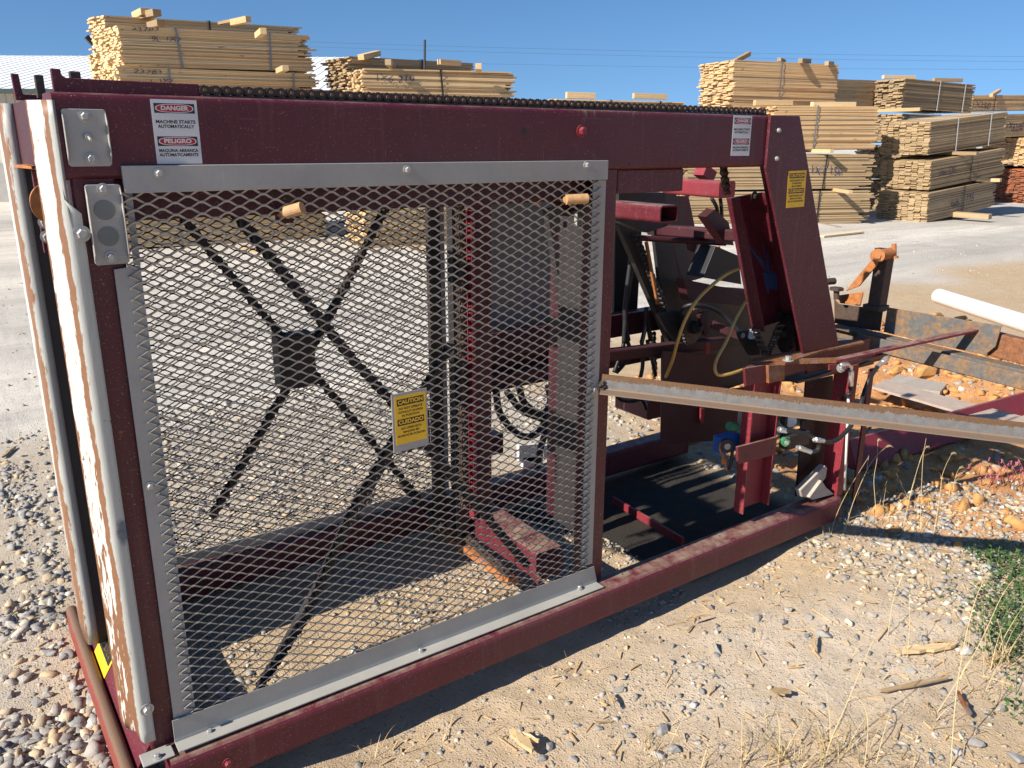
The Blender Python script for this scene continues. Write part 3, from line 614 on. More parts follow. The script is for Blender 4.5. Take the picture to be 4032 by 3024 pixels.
# corner clip at the foot
part(MB().box(-0.262, -0.185, -0.052, 0.0, 0.1535, 0.1585), 'corner_clip', 'gray', bevel=0.002)
cb = MB(); cb.bolt(PZ(q02(1020, 1590), 0.1585), (0, 0, 1), 0.013, 0.008, 0.011); part(cb, 'bolt', 'zinc')

# ---- diamond mesh guards
def expanded(x0, x1, z0, z1, y, LW=0.0575, SW=0.02624, wd=0.0050, th=0.0022):
    p = SW/2; mb = MB(); nrow = int((z1-z0)/p); half = LW/2; fl = 0.0048; vs = []; fs = []
    for kk in range(nrow+1):
        z = z0+kk*p; pts = []; nh = int((x1-x0)/half)+1
        for i in range(nh+1):
            up = 1 if (i+kk) % 2 == 0 else -1
            x = x0+i*half; zz = z+up*(p/2-0.0006); yy = y-up*0.0016
            for sx in (-fl, fl): pts.append((min(max(x+sx, x0), x1), zz, yy, up))
        o = len(vs)
        for x, zz, yy, up in pts:
            vs += [(x, yy-th/2+0.0015, zz-wd/2), (x, yy-th/2-0.0015, zz+wd/2), (x, yy+th/2-0.0015, zz+wd/2), (x, yy+th/2+0.0015, zz-wd/2)]
        for i in range(len(pts)-1):
            a = o+i*4
            for j in range(4): fs.append((a+j, a+(j+1) % 4, a+4+(j+1) % 4, a+4+j))
        fs += [(o, o+1, o+2, o+3), (o+4*(len(pts)-1)+3, o+4*(len(pts)-1)+2, o+4*(len(pts)-1)+1, o+4*(len(pts)-1))]
    return mb.add(vs, fs)
gp = MB()
# frame: flat across the top, angle legs at the sides, angle lying on the base rail
gp.box(-0.130, 1.257, -0.0135, -0.0015, 1.560, 1.618)
guard = label(part(gp, 'guard_panel', 'gray', bevel=0.0015), 'gray framed diamond mesh guard')
part(MB().prism([(-0.1700, -0.0050, 0.212), (-0.1150, -0.0050, 0.232), (-0.1150, -0.0050, 1.403), (-0.1700, -0.0050, 1.398)], (0, 0.0045, 0)), 'frame_leg', 'gray', guard, 0.001)
part(MB().box(-0.128, -0.1135, -0.0012, 0.0015, 1.403, 1.560), 'frame_leg', 'gray', guard)
part(MB().box(1.205, 1.257, -0.0055, -0.001, 0.232, 1.5585), 'frame_leg', 'gray', guard, 0.001)
sl = MB(); prof = [(-0.0135, 0.0), (-0.0135, -0.056), (-0.0142, -0.062), (-0.0145, -0.0665), (-0.0545, -0.0665), (-0.0545, -0.0705), (-0.010, -0.0705), (-0.004, -0.069), (-0.0115, -0.060), (-0.0115, 0.0)]
zt = 0.2265
nP = len(prof); vs_ = [(-0.176, y, zt+z+0.004-0.0) for y, z in prof]+[(1.258 if z > -0.05 else 1.272, y, zt-0.002+z) for y, z in prof]
sl.add(vs_, [(i, (i+1) % nP, nP+(i+1) % nP, nP+i) for i in range(nP)]+[tuple(range(nP-1, -1, -1)), tuple(range(nP, 2*nP))]); part(sl, 'frame_sill', 'gray', guard, 0.0008)
part(expanded(-0.1435, 1.2335, 0.218, 1.566, -0.0095), 'mesh_screen', 'mesh', guard)
for p in (q00(1030, 1125), q10(425, 1100), q10(1588, 1070)): part(MB().bolt(PY(p, -0.0135), (0, -1, 0), 0.0135, 0.0085, 0.0115), 'bolt', 'zinc', guard)
part(MB().bolt(PY(q01(972, 1490), -0.005), (0, -1, 0), 0.0125, 0.0075, 0.0115), 'bolt', 'zinc', guard)
part(MB().bolt(PY(q11(1635, 865), -0.0055), (0, -1, 0), 0.0125, 0.0075, 0.0115), 'bolt', 'zinc', guard)
for p in (q02(1360, 1432), q12(515, 905), q12(1545, 497)): part(MB().bolt(PZ(p, 0.160), (0, 0, 1), 0.0125, 0.0085, 0.0105), 'bolt', 'zinc', guard)
# rear guard
rg = MB().box(-0.17, 1.24, 0.955, 0.961, 1.50, 1.56).box(-0.17, -0.12, 0.955, 0.96, 0.2, 1.4995).box(1.19, 1.24, 0.955, 0.96, 0.2, 1.4995).box(-0.17, 1.24, 0.955, 0.96, 0.155, 0.1995)
rguard = label(part(rg, 'guard_panel', 'gray'), 'rear diamond mesh guard'); part(expanded(-0.125, 1.195, 0.19, 1.51, 0.964, LW=0.0575), 'mesh_screen', 'dark', rguard)  # rear screen is gray like the front one; its shade is put into the colour

# ---- front small parts
part(MB().bolt(PY(q10(1555, 850), 0.0), (0, -1, 0), 0.021, 0.013, 0.0185), 'bolt', 'red')
part(MB().bolt(PY(q02(1475, 1625), -0.0752), (0, -1, 0), 0.016, 0.011, 0.014), 'bolt', 'red')
for p, r in ((q10(1182, 850), 0.0095), (q10(1865, 1062), 0.0045)): c_ = PY(p, -0.0006); part(MB().cyl(c_+V(0, 0.0005, 0), c_, r, n=18), 'hole', 'black')
for px, py in ((q12(1822, 402)), (q22(240, 155))): c_ = PZ((px, py), 0.1503); part(MB().cyl(c_, c_+V(0, 0, 0.0004), 0.004, n=12), 'hole', 'black')
# toggle plate: bent sheet with side lips
def lip_plate(x0, x1, z0, z1, y, lip, name, lab):
    mb = MB(); t = 0.003; c = 0.012
    mb.prism([(x0, y, z0+c*0.4), (x0+c*0.4, y, z0), (x1-c*0.4, y, z0), (x1, y, z0+c*0.4), (x1, y, z1-c*0.3), (x1-c*0.3, y, z1), (x0+c*0.3, y, z1), (x0, y, z1-c*0.3)], (0, t, 0))
    for x, d in ((x0, -1), (x1, 1)):
        xa = x if d < 0 else x-t
        mb.prism([(xa, y-0.0002, z0+0.008), (xa-0.0 , y-lip, z0+0.022), (xa, y-lip, z1-0.026), (xa, y-0.0002, z1-0.006)], (t, 0, 0))
    return label(part(mb, name, 'gray', bevel=0.0012), lab)
tp = lip_plate(-0.230, -0.146, 1.617, 1.732, -0.0062, 0.011, 'switch_plate', 'gray plate with a toggle switch')
for p in (q00(548, 755), q00(590, 1028)): part(MB().bolt(PY(p, -0.0064), (0, -1, 0), 0.0145, 0.009, 0.0125), 'bolt', 'zinc', tp)
c_ = PY(q00(565, 888), -0.0064); part(MB().cyl(c_, c_+V(0, -0.005, 0), 0.0085, n=6).cyl(c_+V(0, -0.005, 0), c_+V(0.001, -0.011, 0), 0.0055, n=12).cyl(c_+V(0.001, -0.011, 0), c_+V(0.003, -0.023, -0.007), 0.0026, 0.0036, n=10), 'toggle_switch', 'zinc', tp)
bp = lip_plate(-0.207, -0.137, 1.410, 1.580, -0.0125, 0.012, 'button_plate', 'gray plate with two round blanked holes')
part(MB().box(-0.203, -0.141, -0.0094, -0.0005, 1.42, 1.57), 'back_box', 'gray', bp)
for p in (q00(668, 1225), q01(718, 5)): part(MB().bolt(PY(p, -0.0127), (0, -1, 0), 0.0145, 0.009, 0.0125), 'bolt', 'zinc', bp)
for p in (q00(678, 1362), q00(703, 1533)): c_ = PY(p, -0.0125); part(MB().cyl(c_, c_+V(0, -0.0022, 0), 0.0205, n=32), 'plug', 'plug', bp)

# ---- signs
def oval(mb, o, r, u, cx, cy, a, b, d, n=36):
    nn = r.cross(u).normalized()*d; mb.add([o+r*(cx+a*math.copysign(abs(math.cos(t))**0.75, math.cos(t)))+u*(cy+b*math.copysign(abs(math.sin(t))**0.75, math.sin(t)))+nn for t in [2*math.pi*i/n for i in range(n)]], [tuple(range(n))])
def danger_sign(o, r, u, w, h):
    n_ = r.cross(u).normalized(); mb = MB(); mb.prism(quad(o, r, u, 0, w, 0, h, 0.0004), n_*0.0005); s_ = label(part(mb, 'danger_sign', 'white_sign'), 'white danger sign in two languages')
    D_ = 0.0011
    for cy in (0.865, 0.355):
        bl = MB(); rd = MB(); wh = MB()
        bl.add(quad(o, r, u, w*0.06, w*0.94, h*(cy-0.075), h*(cy+0.075), D_), [(0, 1, 2, 3)]); oval(wh, o, r, u, w*0.5, h*cy, w*0.415, h*0.066, D_+0.0002); oval(rd, o, r, u, w*0.5, h*cy, w*0.39, h*0.056, D_+0.0004)
        part(bl, 'banner', 'sign_black', s_); part(wh, 'banner_ring', 'white_sign', s_); part(rd, 'banner_oval', 'sign_red', s_)
    text_mesh([('DANGER', w*.5, h*.865, h*.092, w*.60), ('PELIGRO', w*.5, h*.355, h*.092, w*.60)], M['white_sign'], s_, o, r, u, depth=D_+0.0006, bold=0.04)
    text_mesh([('MACHINE STARTS', w*.5, h*.655, h*.07, w*.86), ('AUTOMATICALLY', w*.5, h*.583, h*.07, w*.80), ('MAQUINA ARRANCA', w*.5, h*.207, h*.066, w*.86), ('AUTOMATICAMENTE', w*.5, h*.14, h*.066, w*.86)], M['sign_black'], s_, o, r, u, depth=D_, bold=0.04)
danger_sign(V(-0.0545, -0.0004, 1.6205), V(1, 0, 0), V(0, 0, 1), 0.097, 0.1355)
danger_sign(V(1.832, -0.0004, 1.628), V(1, 0, 0), V(0, 0, 1), 0.097, 0.1345)
def caution_sign(o, r, u, w, h, top, bot, par, back=None):
    n_ = r.cross(u).normalized()
    if back:
        mb = MB(); x0, x1, y0, y1 = back; mb.prism(quad(o, r, u, x0, x1, y0, y1, -0.0025), n_*0.0022); bk = label(part(mb, 'sign_plate', 'gray', par), 'gray plate wired on the mesh'); 
    mb = MB(); mb.prism(quad(o, r, u, 0, w, 0, h, 0.0), n_*0.0005); s_ = label(part(mb, 'caution_sign', 'sign_yellow', mach), 'yellow caution sign in two languages'); D_ = 0.0008
    for cy in (0.87, 0.455): part(MB().add(quad(o, r, u, w*0.07, w*0.93, h*(cy-0.068), h*(cy+0.068), D_), [(0, 1, 2, 3)]), 'banner', 'sign_black', s_)
    text_mesh([('CAUTION', w*.5, h*.87, h*.115, w*.80), ('CUIDADO', w*.5, h*.455, h*.115, w*.80)], M['sign_yellow'], s_, o, r, u, depth=D_+0.0004, bold=0.04)
    text_mesh([(t, w*.5, h*y, h*.062, w*m) for t, y, m in top+bot], M['sign_black'], s_, o, r, u, depth=D_, bold=0.035)
sg0, sg1, sg2 = PY(q11(340, 1270), -0.016), PY(q11(556, 885), -0.016), PY(q11(340, 910), -0.016)
SW_, SH_ = 0.099, 0.142
so = V(PY(q11(357, 1228), -0.016).x, -0.016, PY(q11(357, 1228), -0.016).z)
caution_sign(so, V(1, 0, 0.02).normalized(), V(-0.012, 0.0, 1), SW_, SH_, [('DO NOT OPERATE', .735, .76), ('WITHOUT GUARDS', .658, .80), ('IN POSITION', .585, .56)], [('NO OPERE ESTA', .318, .66), ('MAQUINA SIN', .243, .52), ('GUARDAS EN POSICION', .168, .90)], guard, (-0.0085, SW_+0.005, -0.022, SH_+0.009))
go = PY(zC(1648, 485), -0.0125); gr = (PY(zC(1797, 472), -0.0125)-go)
caution_sign(V(go.x, -0.0125, go.z), V(gr.x, 0, gr.z).normalized(), V(-0.05, 0, 1), 0.108, 0.134, [('KEEP HANDS OUT', .735, .80), ('OF MOVING', .658, .55), ('MACHINERY', .580, .56)], [('MANTEGNA LAS', .318, .74), ('MANOS FUERA', .243, .66), ('DE LA MAQUINARIA', .168, .88)], mach)
bl = MB(); bl.add([p+n_*0.0018 for p in quad(E0, ER, EU, 0.012, 0.158, 0.052, 0.094)], [(0, 1, 2, 3)]); part(bl, 'banner', 'sign_black', ep)
text_mesh([('CUIDADO!', 0.085, 0.073, 0.034, 0.132)], M['sign_yellow'], ep, E0, ER, EU, depth=0.0024, bold=0.02)

# soft edged marks: dusty rings round the rail holes, blue smudge on the cover
def smudge_mat(name, c):
    s = NT(name); s.color(c); s.rough(0.9); w = s.attr('wear'); n = s.noise(70, 4, 0.7); tr = s.n('BsdfTransparent'); mxs = s.n('MixShader'); s.l(s.rng(s.math('ADD', w, s.rng(n, 0.3, 0.7, -0.2, 0.2)), 0.2, 1.1, 0, 0.6), mxs.inputs[0]); s.l(tr.outputs[0], mxs.inputs[1]); s.l(s.b.outputs[0], mxs.inputs[2]); s.l(mxs.outputs[0], s.out.inputs['Surface']); return s.m
M['dust_ring'] = smudge_mat('dry_dust', (0.42, 0.34, 0.25)); M['smudge_blue'] = smudge_mat('blue_smudge', (0.02, 0.06, 0.13))
def disc(c, ax, ay, rx, ry, name, mat, par=mach):
    mb = MB(); n = 28; vs = [c]; w = [1.0]
    for q, ww in ((0.5, 0.8), (1.0, 0.0)):
        for i in range(n): t = 2*math.pi*i/n; vs.append(c+ax*rx*q*math.cos(t)+ay*ry*q*math.sin(t)); w.append(ww)
    fs = [(0, 1+i, 1+(i+1) % n) for i in range(n)]+[(1+i, 1+n+i, 1+n+(i+1) % n, 1+(i+1) % n) for i in range(n)]; mb.add(vs, fs, 0.5, w); return part(mb, name, mat, par)
for p in (q12(1822, 402), q22(240, 155)): c_ = PZ(p, 0.1502); c_.z = 0.1502; disc(c_, V(1, 0, 0), V(0, 1, 0), 0.05, 0.028, 'dust_spot', 'dust_ring')
c_ = PY(q02(795, 130), -0.0105); disc(c_, V(1, 0, 0), V(0, 0, 1), 0.018, 0.045, 'paint_smudge', 'smudge_blue')
# ---- leaning front leg and the works in the right-hand bay
def pY(fn, pts, y): return [PY(fn(*p), y) for p in pts]
def plate(fn, pts, y, t, name, mat, par=mach, bevel=0.0015, lab=None):
    o = part(MB().prism(pY(fn, pts, y), (0, t, 0)), name, mat, par, bevel); return label(o, lab) if lab else o
leg = MB(); leg.prism([(2.0155, -0.012, 1.7645), (2.0155, -0.012, 1.584), (2.40, -0.012, 0.752), (2.644, -0.012, 0.752), (2.181, -0.012, 1.766)], (0, 0.0115, 0))
lg = part(leg, 'leg_plate', 'maroon', bevel=0.0015)
part(MB().prism([(2.105, 0.0, 1.70), (2.515, 0.0, 0.80), (2.528, 0.0, 0.80), (2.118, 0.0, 1.70)], (0, 0.13, 0)), 'leg_web', 'maroon')
for p in (q20(620, 845), q20(607, 1028)): c_ = PY(p, -0.0122); part(MB().cyl(c_, c_+V(0, -0.006, 0), 0.0085, n=8).cyl(c_+V(0, -0.006, 0), c_+V(0.0, -0.009, 0), 0.006, n=8), 'rivet_bolt', 'zinc', lg)
plate(zC, [(690, 380), (800, 380), (945, 1085), (850, 1115)], 0.86, 0.012, 'leg_plate', 'maroon')
plate(zC, [(560, 350), (690, 350), (860, 1110), (720, 1150)], 0.84, 0.012, 'leg_plate', 'dark')
# inner leaning channel
cT, cB = PY(zC(1140, 400), 0.16), PY(zC(1360, 1545), 0.16); dT, dB = PY(zC(1450, 345), 0.16), PY(zC(1640, 1460), 0.16)
cl = MB(); cl.prism([cT, cB, dB, dT], (0, 0.008, 0)); lc = label(part(cl, 'leaning_channel', 'maroon', bevel=0.002), 'inner maroon channel with blue paint smears')
fl = MB(); fl.prism([cT+V(0, -.055, 0), cB+V(0, -.055, 0), cB+V(0, 0.0, 0), cT+V(0, 0.0, 0)], (0.008, 0, 0.003)); part(fl, 'flange', 'maroon', lc)
fl = MB(); fl.prism([dT+V(0, -.055, 0), dB+V(0, -.055, 0), dB, dT], (-0.008, 0, -0.003)); part(fl, 'flange', 'maroon', lc)
c_ = PY(zC(1370, 385), 0.158); part(MB().bolt(c_, (0, -1, 0), 0.017, 0.01, 0.02), 'bolt', 'grease', lc); part(MB().bolt(PY(zC(1590, 1400), 0.158), (0, -1, 0), 0.017, 0.01, 0.02), 'bolt', 'grease', lc)
def smear(fn, pts, y, name, mat, par, seed):
    g = random.Random(seed); pts = [(x+g.uniform(-6, 6), yy+g.uniform(-6, 6)) for x, yy in pts]; mb = MB(); mb.add(pY(fn, pts, y), [tuple(range(len(pts)))]); return part(mb, name, mat, par)
smear(zC, [(1450, 1040), (1490, 1060), (1535, 1020), (1570, 1090), (1580, 1200), (1540, 1195), (1500, 1190), (1495, 1240), (1478, 1180)], 0.1588, 'paint_smear', 'blue_paint', lc, 1)
smear(zC, [(1310, 780), (1340, 820), (1380, 880), (1440, 940), (1480, 1030), (1465, 1040), (1420, 960), (1370, 890), (1330, 840)], 0.1588, 'paint_smear', 'blue_paint', lc, 2)
for i, x in enumerate((1450, 1478, 1505)): smear(zC, [(x, 800+60*i), (x+9, 800+60*i), (x+22, 1040), (x+10, 1040)], 0.1588, 'paint_smear', 'blue_paint', lc, 4+i)
# drive chain hanging down the front and its sprocket
ch = MB(); roller_chain(ch, [PY(zC(1103, 118), 0.10), PY(zC(1110, 190), 0.10), PY(zC(1140, 400), 0.11)], 0.0256, 0.023, 0.024, (1, 0.15, 0)); part(ch, 'drive_chain', 'chain')
ch = MB(); roller_chain(ch, [PY(zD(1385, 110), 0.10), PY(zD(1430, 230), 0.10), PY(zD(1475, 330), 0.10), PY(zD(1530, 230), 0.10), PY(zD(1600, 60), 0.10)], 0.0256, 0.023, 0.024, (0.8, -0.6, 0)); part(ch, 'drive_chain', 'chain')
# sunlit red cross tube
a_, b_ = PY(zC(640, 290), 0.72), PY(zC(1135, 325), 0.36)
label(part(MB().rtube(a_, b_, 0.09, 0.068, 0.012), 'cross_tube', 'red'), 'faded red cross tube')
part(MB().bar(PY(zC(900, 150), 0.60), PY(zC(985, 215), 0.60), 0.06, 0.05), 'bracket', 'red')
# open square tube end
a_ = PY(zC(630, 538), 0.20); part(MB().rtube(a_, (a_.x, 0.84, a_.z), 0.094, 0.064, 0.014, wall=0.006), 'tube', 'maroon_dusty')
part(MB().box(1.315, 1.36, 0.2, 0.215, 1.40, 1.445), 'bracket', 'gray')
# rod, handle, dark boxes and bars behind
part(MB().cyl(PY(zC(370, 745), 0.62), PY(zC(1120, 790), 0.50), 0.013, smooth=True), 'rod', 'grimy_or_shaded')
plate(zC, [(950, 560), (1030, 495), (1150, 610), (1195, 810), (1125, 805)], 0.40, 0.05, 'handle', 'grimy_or_shaded')
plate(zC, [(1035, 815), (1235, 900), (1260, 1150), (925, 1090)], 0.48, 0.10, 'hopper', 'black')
plate(zC, [(920, 930), (1020, 850), (1075, 815), (1080, 850), (940, 965)], 0.60, 0.012, 'bracket', 'rust_or')
plate(zC, [(760, 1105), (1310, 1215), (1320, 1340), (800, 1290)], 0.52, 0.05, 'cross_member', 'grimy_or_shaded')
plate(zC, [(780, 740), (880, 770), (850, 870), (800, 850)], 0.55, 0.01, 'gusset', 'grimy_or_shaded')
# leaning dark chain guide and chains
part(MB().bar(PY(zC(215, 590), 0.7), PY(zC(690, 1700), 0.7), 0.03, 0.07), 'chain_guide', 'dark')
ch = MB(); roller_chain(ch, [PY(zC(345, 740), 0.66), PY(zC(600, 1390), 0.66)], 0.0256, 0.024, 0.024, (0.5, -0.8, 0)); part(ch, 'roller_chain', 'grease')
part(MB().bar(PY(zC(430, 780), 0.64), PY(zC(530, 1320), 0.64), 0.012, 0.012), 'rod', 'rust_or')
plate(zC, [(480, 560), (600, 560), (740, 1240), (560, 1260)], 0.78, 0.02, 'side_plate', 'dark')
plate(zC, [(190, 350), (600, 350), (620, 640), (440, 700), (190, 600)], 0.5, 0.06, 'gear_housing', 'dark')
plate(zC, [(530, 1410), (690, 1375), (780, 1430), (980, 1380), (990, 1500), (930, 1560), (700, 1659), (620, 1560)], 0.55, 0.02, 'bearing_plate', 'dark')
# sprocket with teeth
def sprocket(c, r, nrm, n, name, mat, th=0.012):
    nrm = Vector(nrm).normalized(); t = nrm.orthogonal().normalized(); u = nrm.cross(t); pts = []
    for i in range(n*4):
        a = 2*math.pi*i/(n*4); rr = r*(1.0 if i % 4 in (0, 1) else 0.9); pts.append(Vector(c)+(t*math.cos(a)+u*math.sin(a))*rr)
    mb = MB().prism([p-nrm*th/2 for p in pts], nrm*th); mb.cyl(Vector(c)-nrm*0.03, Vector(c)+nrm*0.03, r*0.34, n=20); mb.cyl(Vector(c)-nrm*0.05, Vector(c)+nrm*0.05, r*0.16, n=14); return part(mb, name, mat)
sprocket(PY(zC(830, 1520), 0.50), 0.085, (0.25, -1, 0), 26, 'sprocket', 'grease')
sprocket(PY(zD(1640, 140), 0.12), 0.085, (0.9, -0.5, 0), 24, 'sprocket', 'grease')
part(MB().bar(PY(zC(1000, 1495), 0.50), PY(zC(1260, 1600), 0.40), 0.03, 0.035), 'shaft_arm', 'grimy_or_shaded'); part(MB().bar(PY(zC(900, 1400), 0.47), PY(zC(950, 1580), 0.47), 0.02, 0.03), 'shaft_arm', 'grimy_or_shaded')
plate(zD, [(1225, 130), (1370, 95), (1430, 190), (1420, 330), (1330, 330), (1240, 180)], 0.2, 0.01, 'bearing_plate', 'dark')
part(MB().cyl(PY(zD(1350, 145), 0.19), PY(zD(1350, 145), 0.24), 0.022, n=18), 'bearing', 'zinc'); part(MB().bolt(PY(zD(1270, 155), 0.199), (0, -1, 0), 0.012, 0.008, 0.012), 'bolt', 'zinc')
plate(zD, [(1645, 150), (1715, 90), (1730, 60), (1760, 300), (1680, 290)], 0.18, 0.01, 'bracket', 'maroon')
# lower plates and rear tubes
plate(zD, [(580, 290), (1090, 330), (1085, 1070), (565, 1110)], 0.52, 0.012, 'lower_plate', 'grimy_or_shaded')
plate(zD, [(950, 210), (990, 215), (990, 320), (945, 325)], 0.50, 0.006, 'tab', 'red'); plate(zD, [(908, 790), (940, 790), (932, 920), (905, 930)], 0.50, 0.01, 'tab', 'red')
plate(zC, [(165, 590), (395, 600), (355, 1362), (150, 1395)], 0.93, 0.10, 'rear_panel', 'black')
part(MB().box(1.30, 2.75, 0.86, 0.93, 0.775, 0.885), 'rear_beam', 'maroon', bevel=0.004); part(MB().box(1.30, 2.75, 0.86, 0.91, 0.625, 0.695), 'rear_beam', 'maroon', bevel=0.004)
a_ = PY(zD(470, 780), 0.9); label(part(MB().rtube((a_.x, 0.86, a_.z), (a_.x, 1.10, a_.z), 0.13, 0.10, 0.016), 'tube_end', 'maroon_dusty'), 'dusty red square tube end')

e0, e1 = PZ((2413, 1968), 0.025), PZ((2690, 2132), 0.025); part(MB().bar(e0, e1, 0.012, 0.035), 'plate_edge', 'red')
# hanging channel with drilled straps
x0, x1 = 2.063, 2.232; ch = MB(); ch.box(x0, x1, 0.030, 0.037, 0.205, 0.77); ch.box(x0, x0+0.007, -0.012, 0.030, 0.205, 0.77); ch.box(x1-0.007, x1, -0.012, 0.030, 0.205, 0.77)
chn = label(part(ch, 'hanging_channel', 'red', bevel=0.0015), 'red steel channel open towards the front')
def strap(fn, pts, holes, y, name, mat, par):
    o = plate(fn, pts, y, 0.012, name, mat, par)
    for h in holes: c_ = PY(fn(*h), y-0.0006); part(MB().cyl(c_+V(0, 0.0005, 0), c_, 0.0065, n=16), 'hole', 'black', par)
    return o
strap(zD, [(1228, 1130), (1570, 1042), (1560, 1195), (1232, 1280)], [(1293, 1195), (1525, 1128)], -0.026, 'strap', 'maroon_dusty', chn)
ub = MB().box(2.02, 2.84, -0.010, 0.004, 0.765, 0.842); ubo = part(ub, 'bracket_bar', 'maroon', bevel=0.002)
strap(zD, [(1290, 445), (1490, 412), (1500, 560), (1300, 600)], [(1360, 515)], -0.026, 'strap', 'maroon_dusty', ubo)
plate(zD, [(1495, 420), (1640, 410), (1635, 545), (1500, 575)], -0.040, 0.014, 'block', 'rust', ubo)
part(MB().box(2.30, 2.84, -0.04, 0.10, 0.735, 0.745), 'shelf_plate', 'dark')
# right end posts
part(MB().box(2.655, 2.70, -0.055, -0.047, 0.15, 0.76).box(2.655, 2.663, -0.047, 0.03, 0.15, 0.76).box(2.664, 2.83, 0.022, 0.030, 0.15, 0.74), 'end_post', 'red', bevel=0.0015)
part(MB().box(2.80, 2.835, -0.05, -0.042, 0.10, 0.72), 'end_post', 'maroon')
part(MB().tube([PY(zG(478, 290), -0.075), PY(zG(462, 700), -0.075), PY(zG(440, 1200), -0.075)], 0.0055, n=8), 'white_rod', 'pvc')
plate(zD, [(1830, 560), (2060, 510), (2050, 1300), (1760, 1500), (1740, 1560), (1770, 1240)], 0.10, 0.012, 'lower_plate', 'grimy_or_shaded')
plate(zD, [(1790, 900), (1905, 880), (1870, 1240), (1765, 1350)], 0.08, 0.012, 'rusty_plate', 'rust_dk')
# welded angle iron arm
a_, b_ = V(1.262, -0.012, 0.905), V(2.167, -0.941, 0.822); dr = (b_-a_).normalized(); b_ = a_+dr*2.15
up_ = V(0, 0, 1); sd = dr.cross(up_).normalized(); u_ = sd.cross(dr).normalized()
am = MB(); Lp = [(0, -0.027), (0.0, 0.027), (-0.005, 0.027), (-0.005, -0.022)]   # vertical leg
# sweep side axis = sd (towards the camera side is +sd)
pf = [(-0.004, 0.0285), (0.0, 0.0285), (0.0005, -0.018), (0.004, -0.0225), (0.046, -0.0245), (0.046, -0.0285), (-0.004, -0.0285)]
am.sweep(pf[::-1], a_, b_, up_); arm = label(part(am, 'angle_arm', M['arm'] if 'arm' in M else 'mill'), 'long rusty angle iron arm')
wd = MB(); 
for i in range(7): c_ = a_+V(rng.uniform(-0.012, 0.012), -0.006, rng.uniform(-0.03, 0.01)); wd.cyl(c_+V(-0.004, 0, 0), c_+V(0.005, -0.004, 0.003), rng.uniform(0.005, 0.009), n=8)
part(wd, 'weld', 'rust_dk')
# lever plates on top
lv = MB(); lv.prism([PZ(zD(*p), 0.845) for p in ((1325, 365), (1690, 292), (1775, 292), (1900, 240), (2040, 205), (2212, 192), (2300, 190), (2330, 215), (2200, 240), (2000, 275), (1850, 325), (1640, 395), (1360, 400))], (0, 0, -0.010)); label(part(lv, 'lever_plate', 'rust', bevel=0.001), 'rusty bent lever plate')
p0, p1, p2 = PZ(zD(1350, 392), 0.832), PZ(zE(350, 1300), 0.83), PZ(zE(1880, 968), 0.93)
fb = MB().bar(p0, p1+(p1-p0).normalized()*0.002, 0.012, 0.02); label(part(fb, 'lever_bar', 'rust'), 'rusty flat bar')
label(part(MB().bar(p1, p2, 0.036, 0.010), 'lever_bar', 'maroon_dusty', bevel=0.001), 'long faded red flat bar')
c_ = PZ(zD(1665, 375), 0.847); part(MB().cyl(c_, c_+V(0, 0, 0.004), 0.022, n=20).cyl(c_+V(0, 0, 0.004), c_+V(0, 0, 0.018), 0.012, n=6), 'bolt', 'zinc')
# cylinder and hoses
cy = MB().cyl(PY(zE(430, 1340), -0.03), PY(zE(830, 1240), 0.04), 0.024, n=18, smooth=True); part(cy, 'air_cylinder', 'maroon')
part(MB().bolt(PY(zE(405, 1375), -0.065), (-0.5, -0.86, 0.1), 0.022, 0.016, 0.02), 'bolt', 'zinc'); plate(zE, [(290, 1345), (375, 1335), (365, 1410), (288, 1400)], -0.055, 0.006, 'tab', 'red')
def hose(fn_pts, r, mat, name='hose', par=mach): return part(MB().tube(spline(fn_pts, 8), r, n=10), name, mat, par)
def ferrule(a, b, r, par=mach):
    a, b = Vector(a), Vector(b); m = a.lerp(b, 0.5); return part(MB().cyl(a, m, r*1.15, n=6).cyl(m, b, r*0.95, n=14).cyl(a-(b-a)*0.18, a, r*0.7, n=12), 'fitting', 'alum', par)
yH = -0.085
ferrule(PY(zE(505, 1410), yH), PY(zE(505, 1550), yH), 0.0105); part(MB().tube([PY(zE(400, 1345), yH), PY(zE(470, 1340), yH), PY(zE(505, 1370), yH), PY(zE(505, 1420), yH)], 0.008), 'fitting', 'alum')
hose([PY(zE(505, 1545), yH), PY(zE(505, 1620), yH), PY(zG(470, 260), yH), PY(zG(400, 315), 0.0), PY(zG(300, 360), 0.05)], 0.0085, 'black')
ferrule(PY(zE(860, 1280), yH+0.04), PY(zE(760, 1370), yH+0.04), 0.0115)
hose([PY(zE(765, 1365), yH+.04), PY(zE(690, 1480), yH), PY(zG(640, 220), yH), PY(zG(600, 350), yH-.02), PY(zG(520, 540), yH-.02), PY(zG(400, 680), yH-.02), PY(zG(300, 730), yH-.02), PY(zG(215, 715), yH-.02)], 0.0095, 'black')
ferrule(PY(zG(150, 705), yH-.02), PY(zG(230, 718), yH-.02), 0.0105)
hose([PY(zD(1640, 985), -0.06), PY(zD(1740, 995), -0.075), PY(zD(1850, 1030), -0.09), PY(zD(1925, 1080), -0.10), PY(zD(1925, 1150), -0.10), PY(zD(1860, 1178), -0.09)], 0.0095, 'black')
ferrule(PY(zD(1590, 975), -0.05), PY(zD(1650, 988), -0.06), 0.0115); ferrule(PY(zD(1760, 1135), -0.07), PY(zD(1865, 1172), -0.09), 0.0105)
part(MB().box(2.30, 2.44, -0.03, 0.02, 0.44, 0.50), 'valve_body', 'dark', bevel=0.004)
c_ = PY(zD(1650, 1090), -0.045); part(MB().cyl(c_, c_+V(0.01, 0.02, 0), 0.018, n=14), 'knob', 'green'); part(MB().cyl(c_+V(-0.003, -0.006, 0), c_, 0.009, n=10), 'knob', 'zinc')
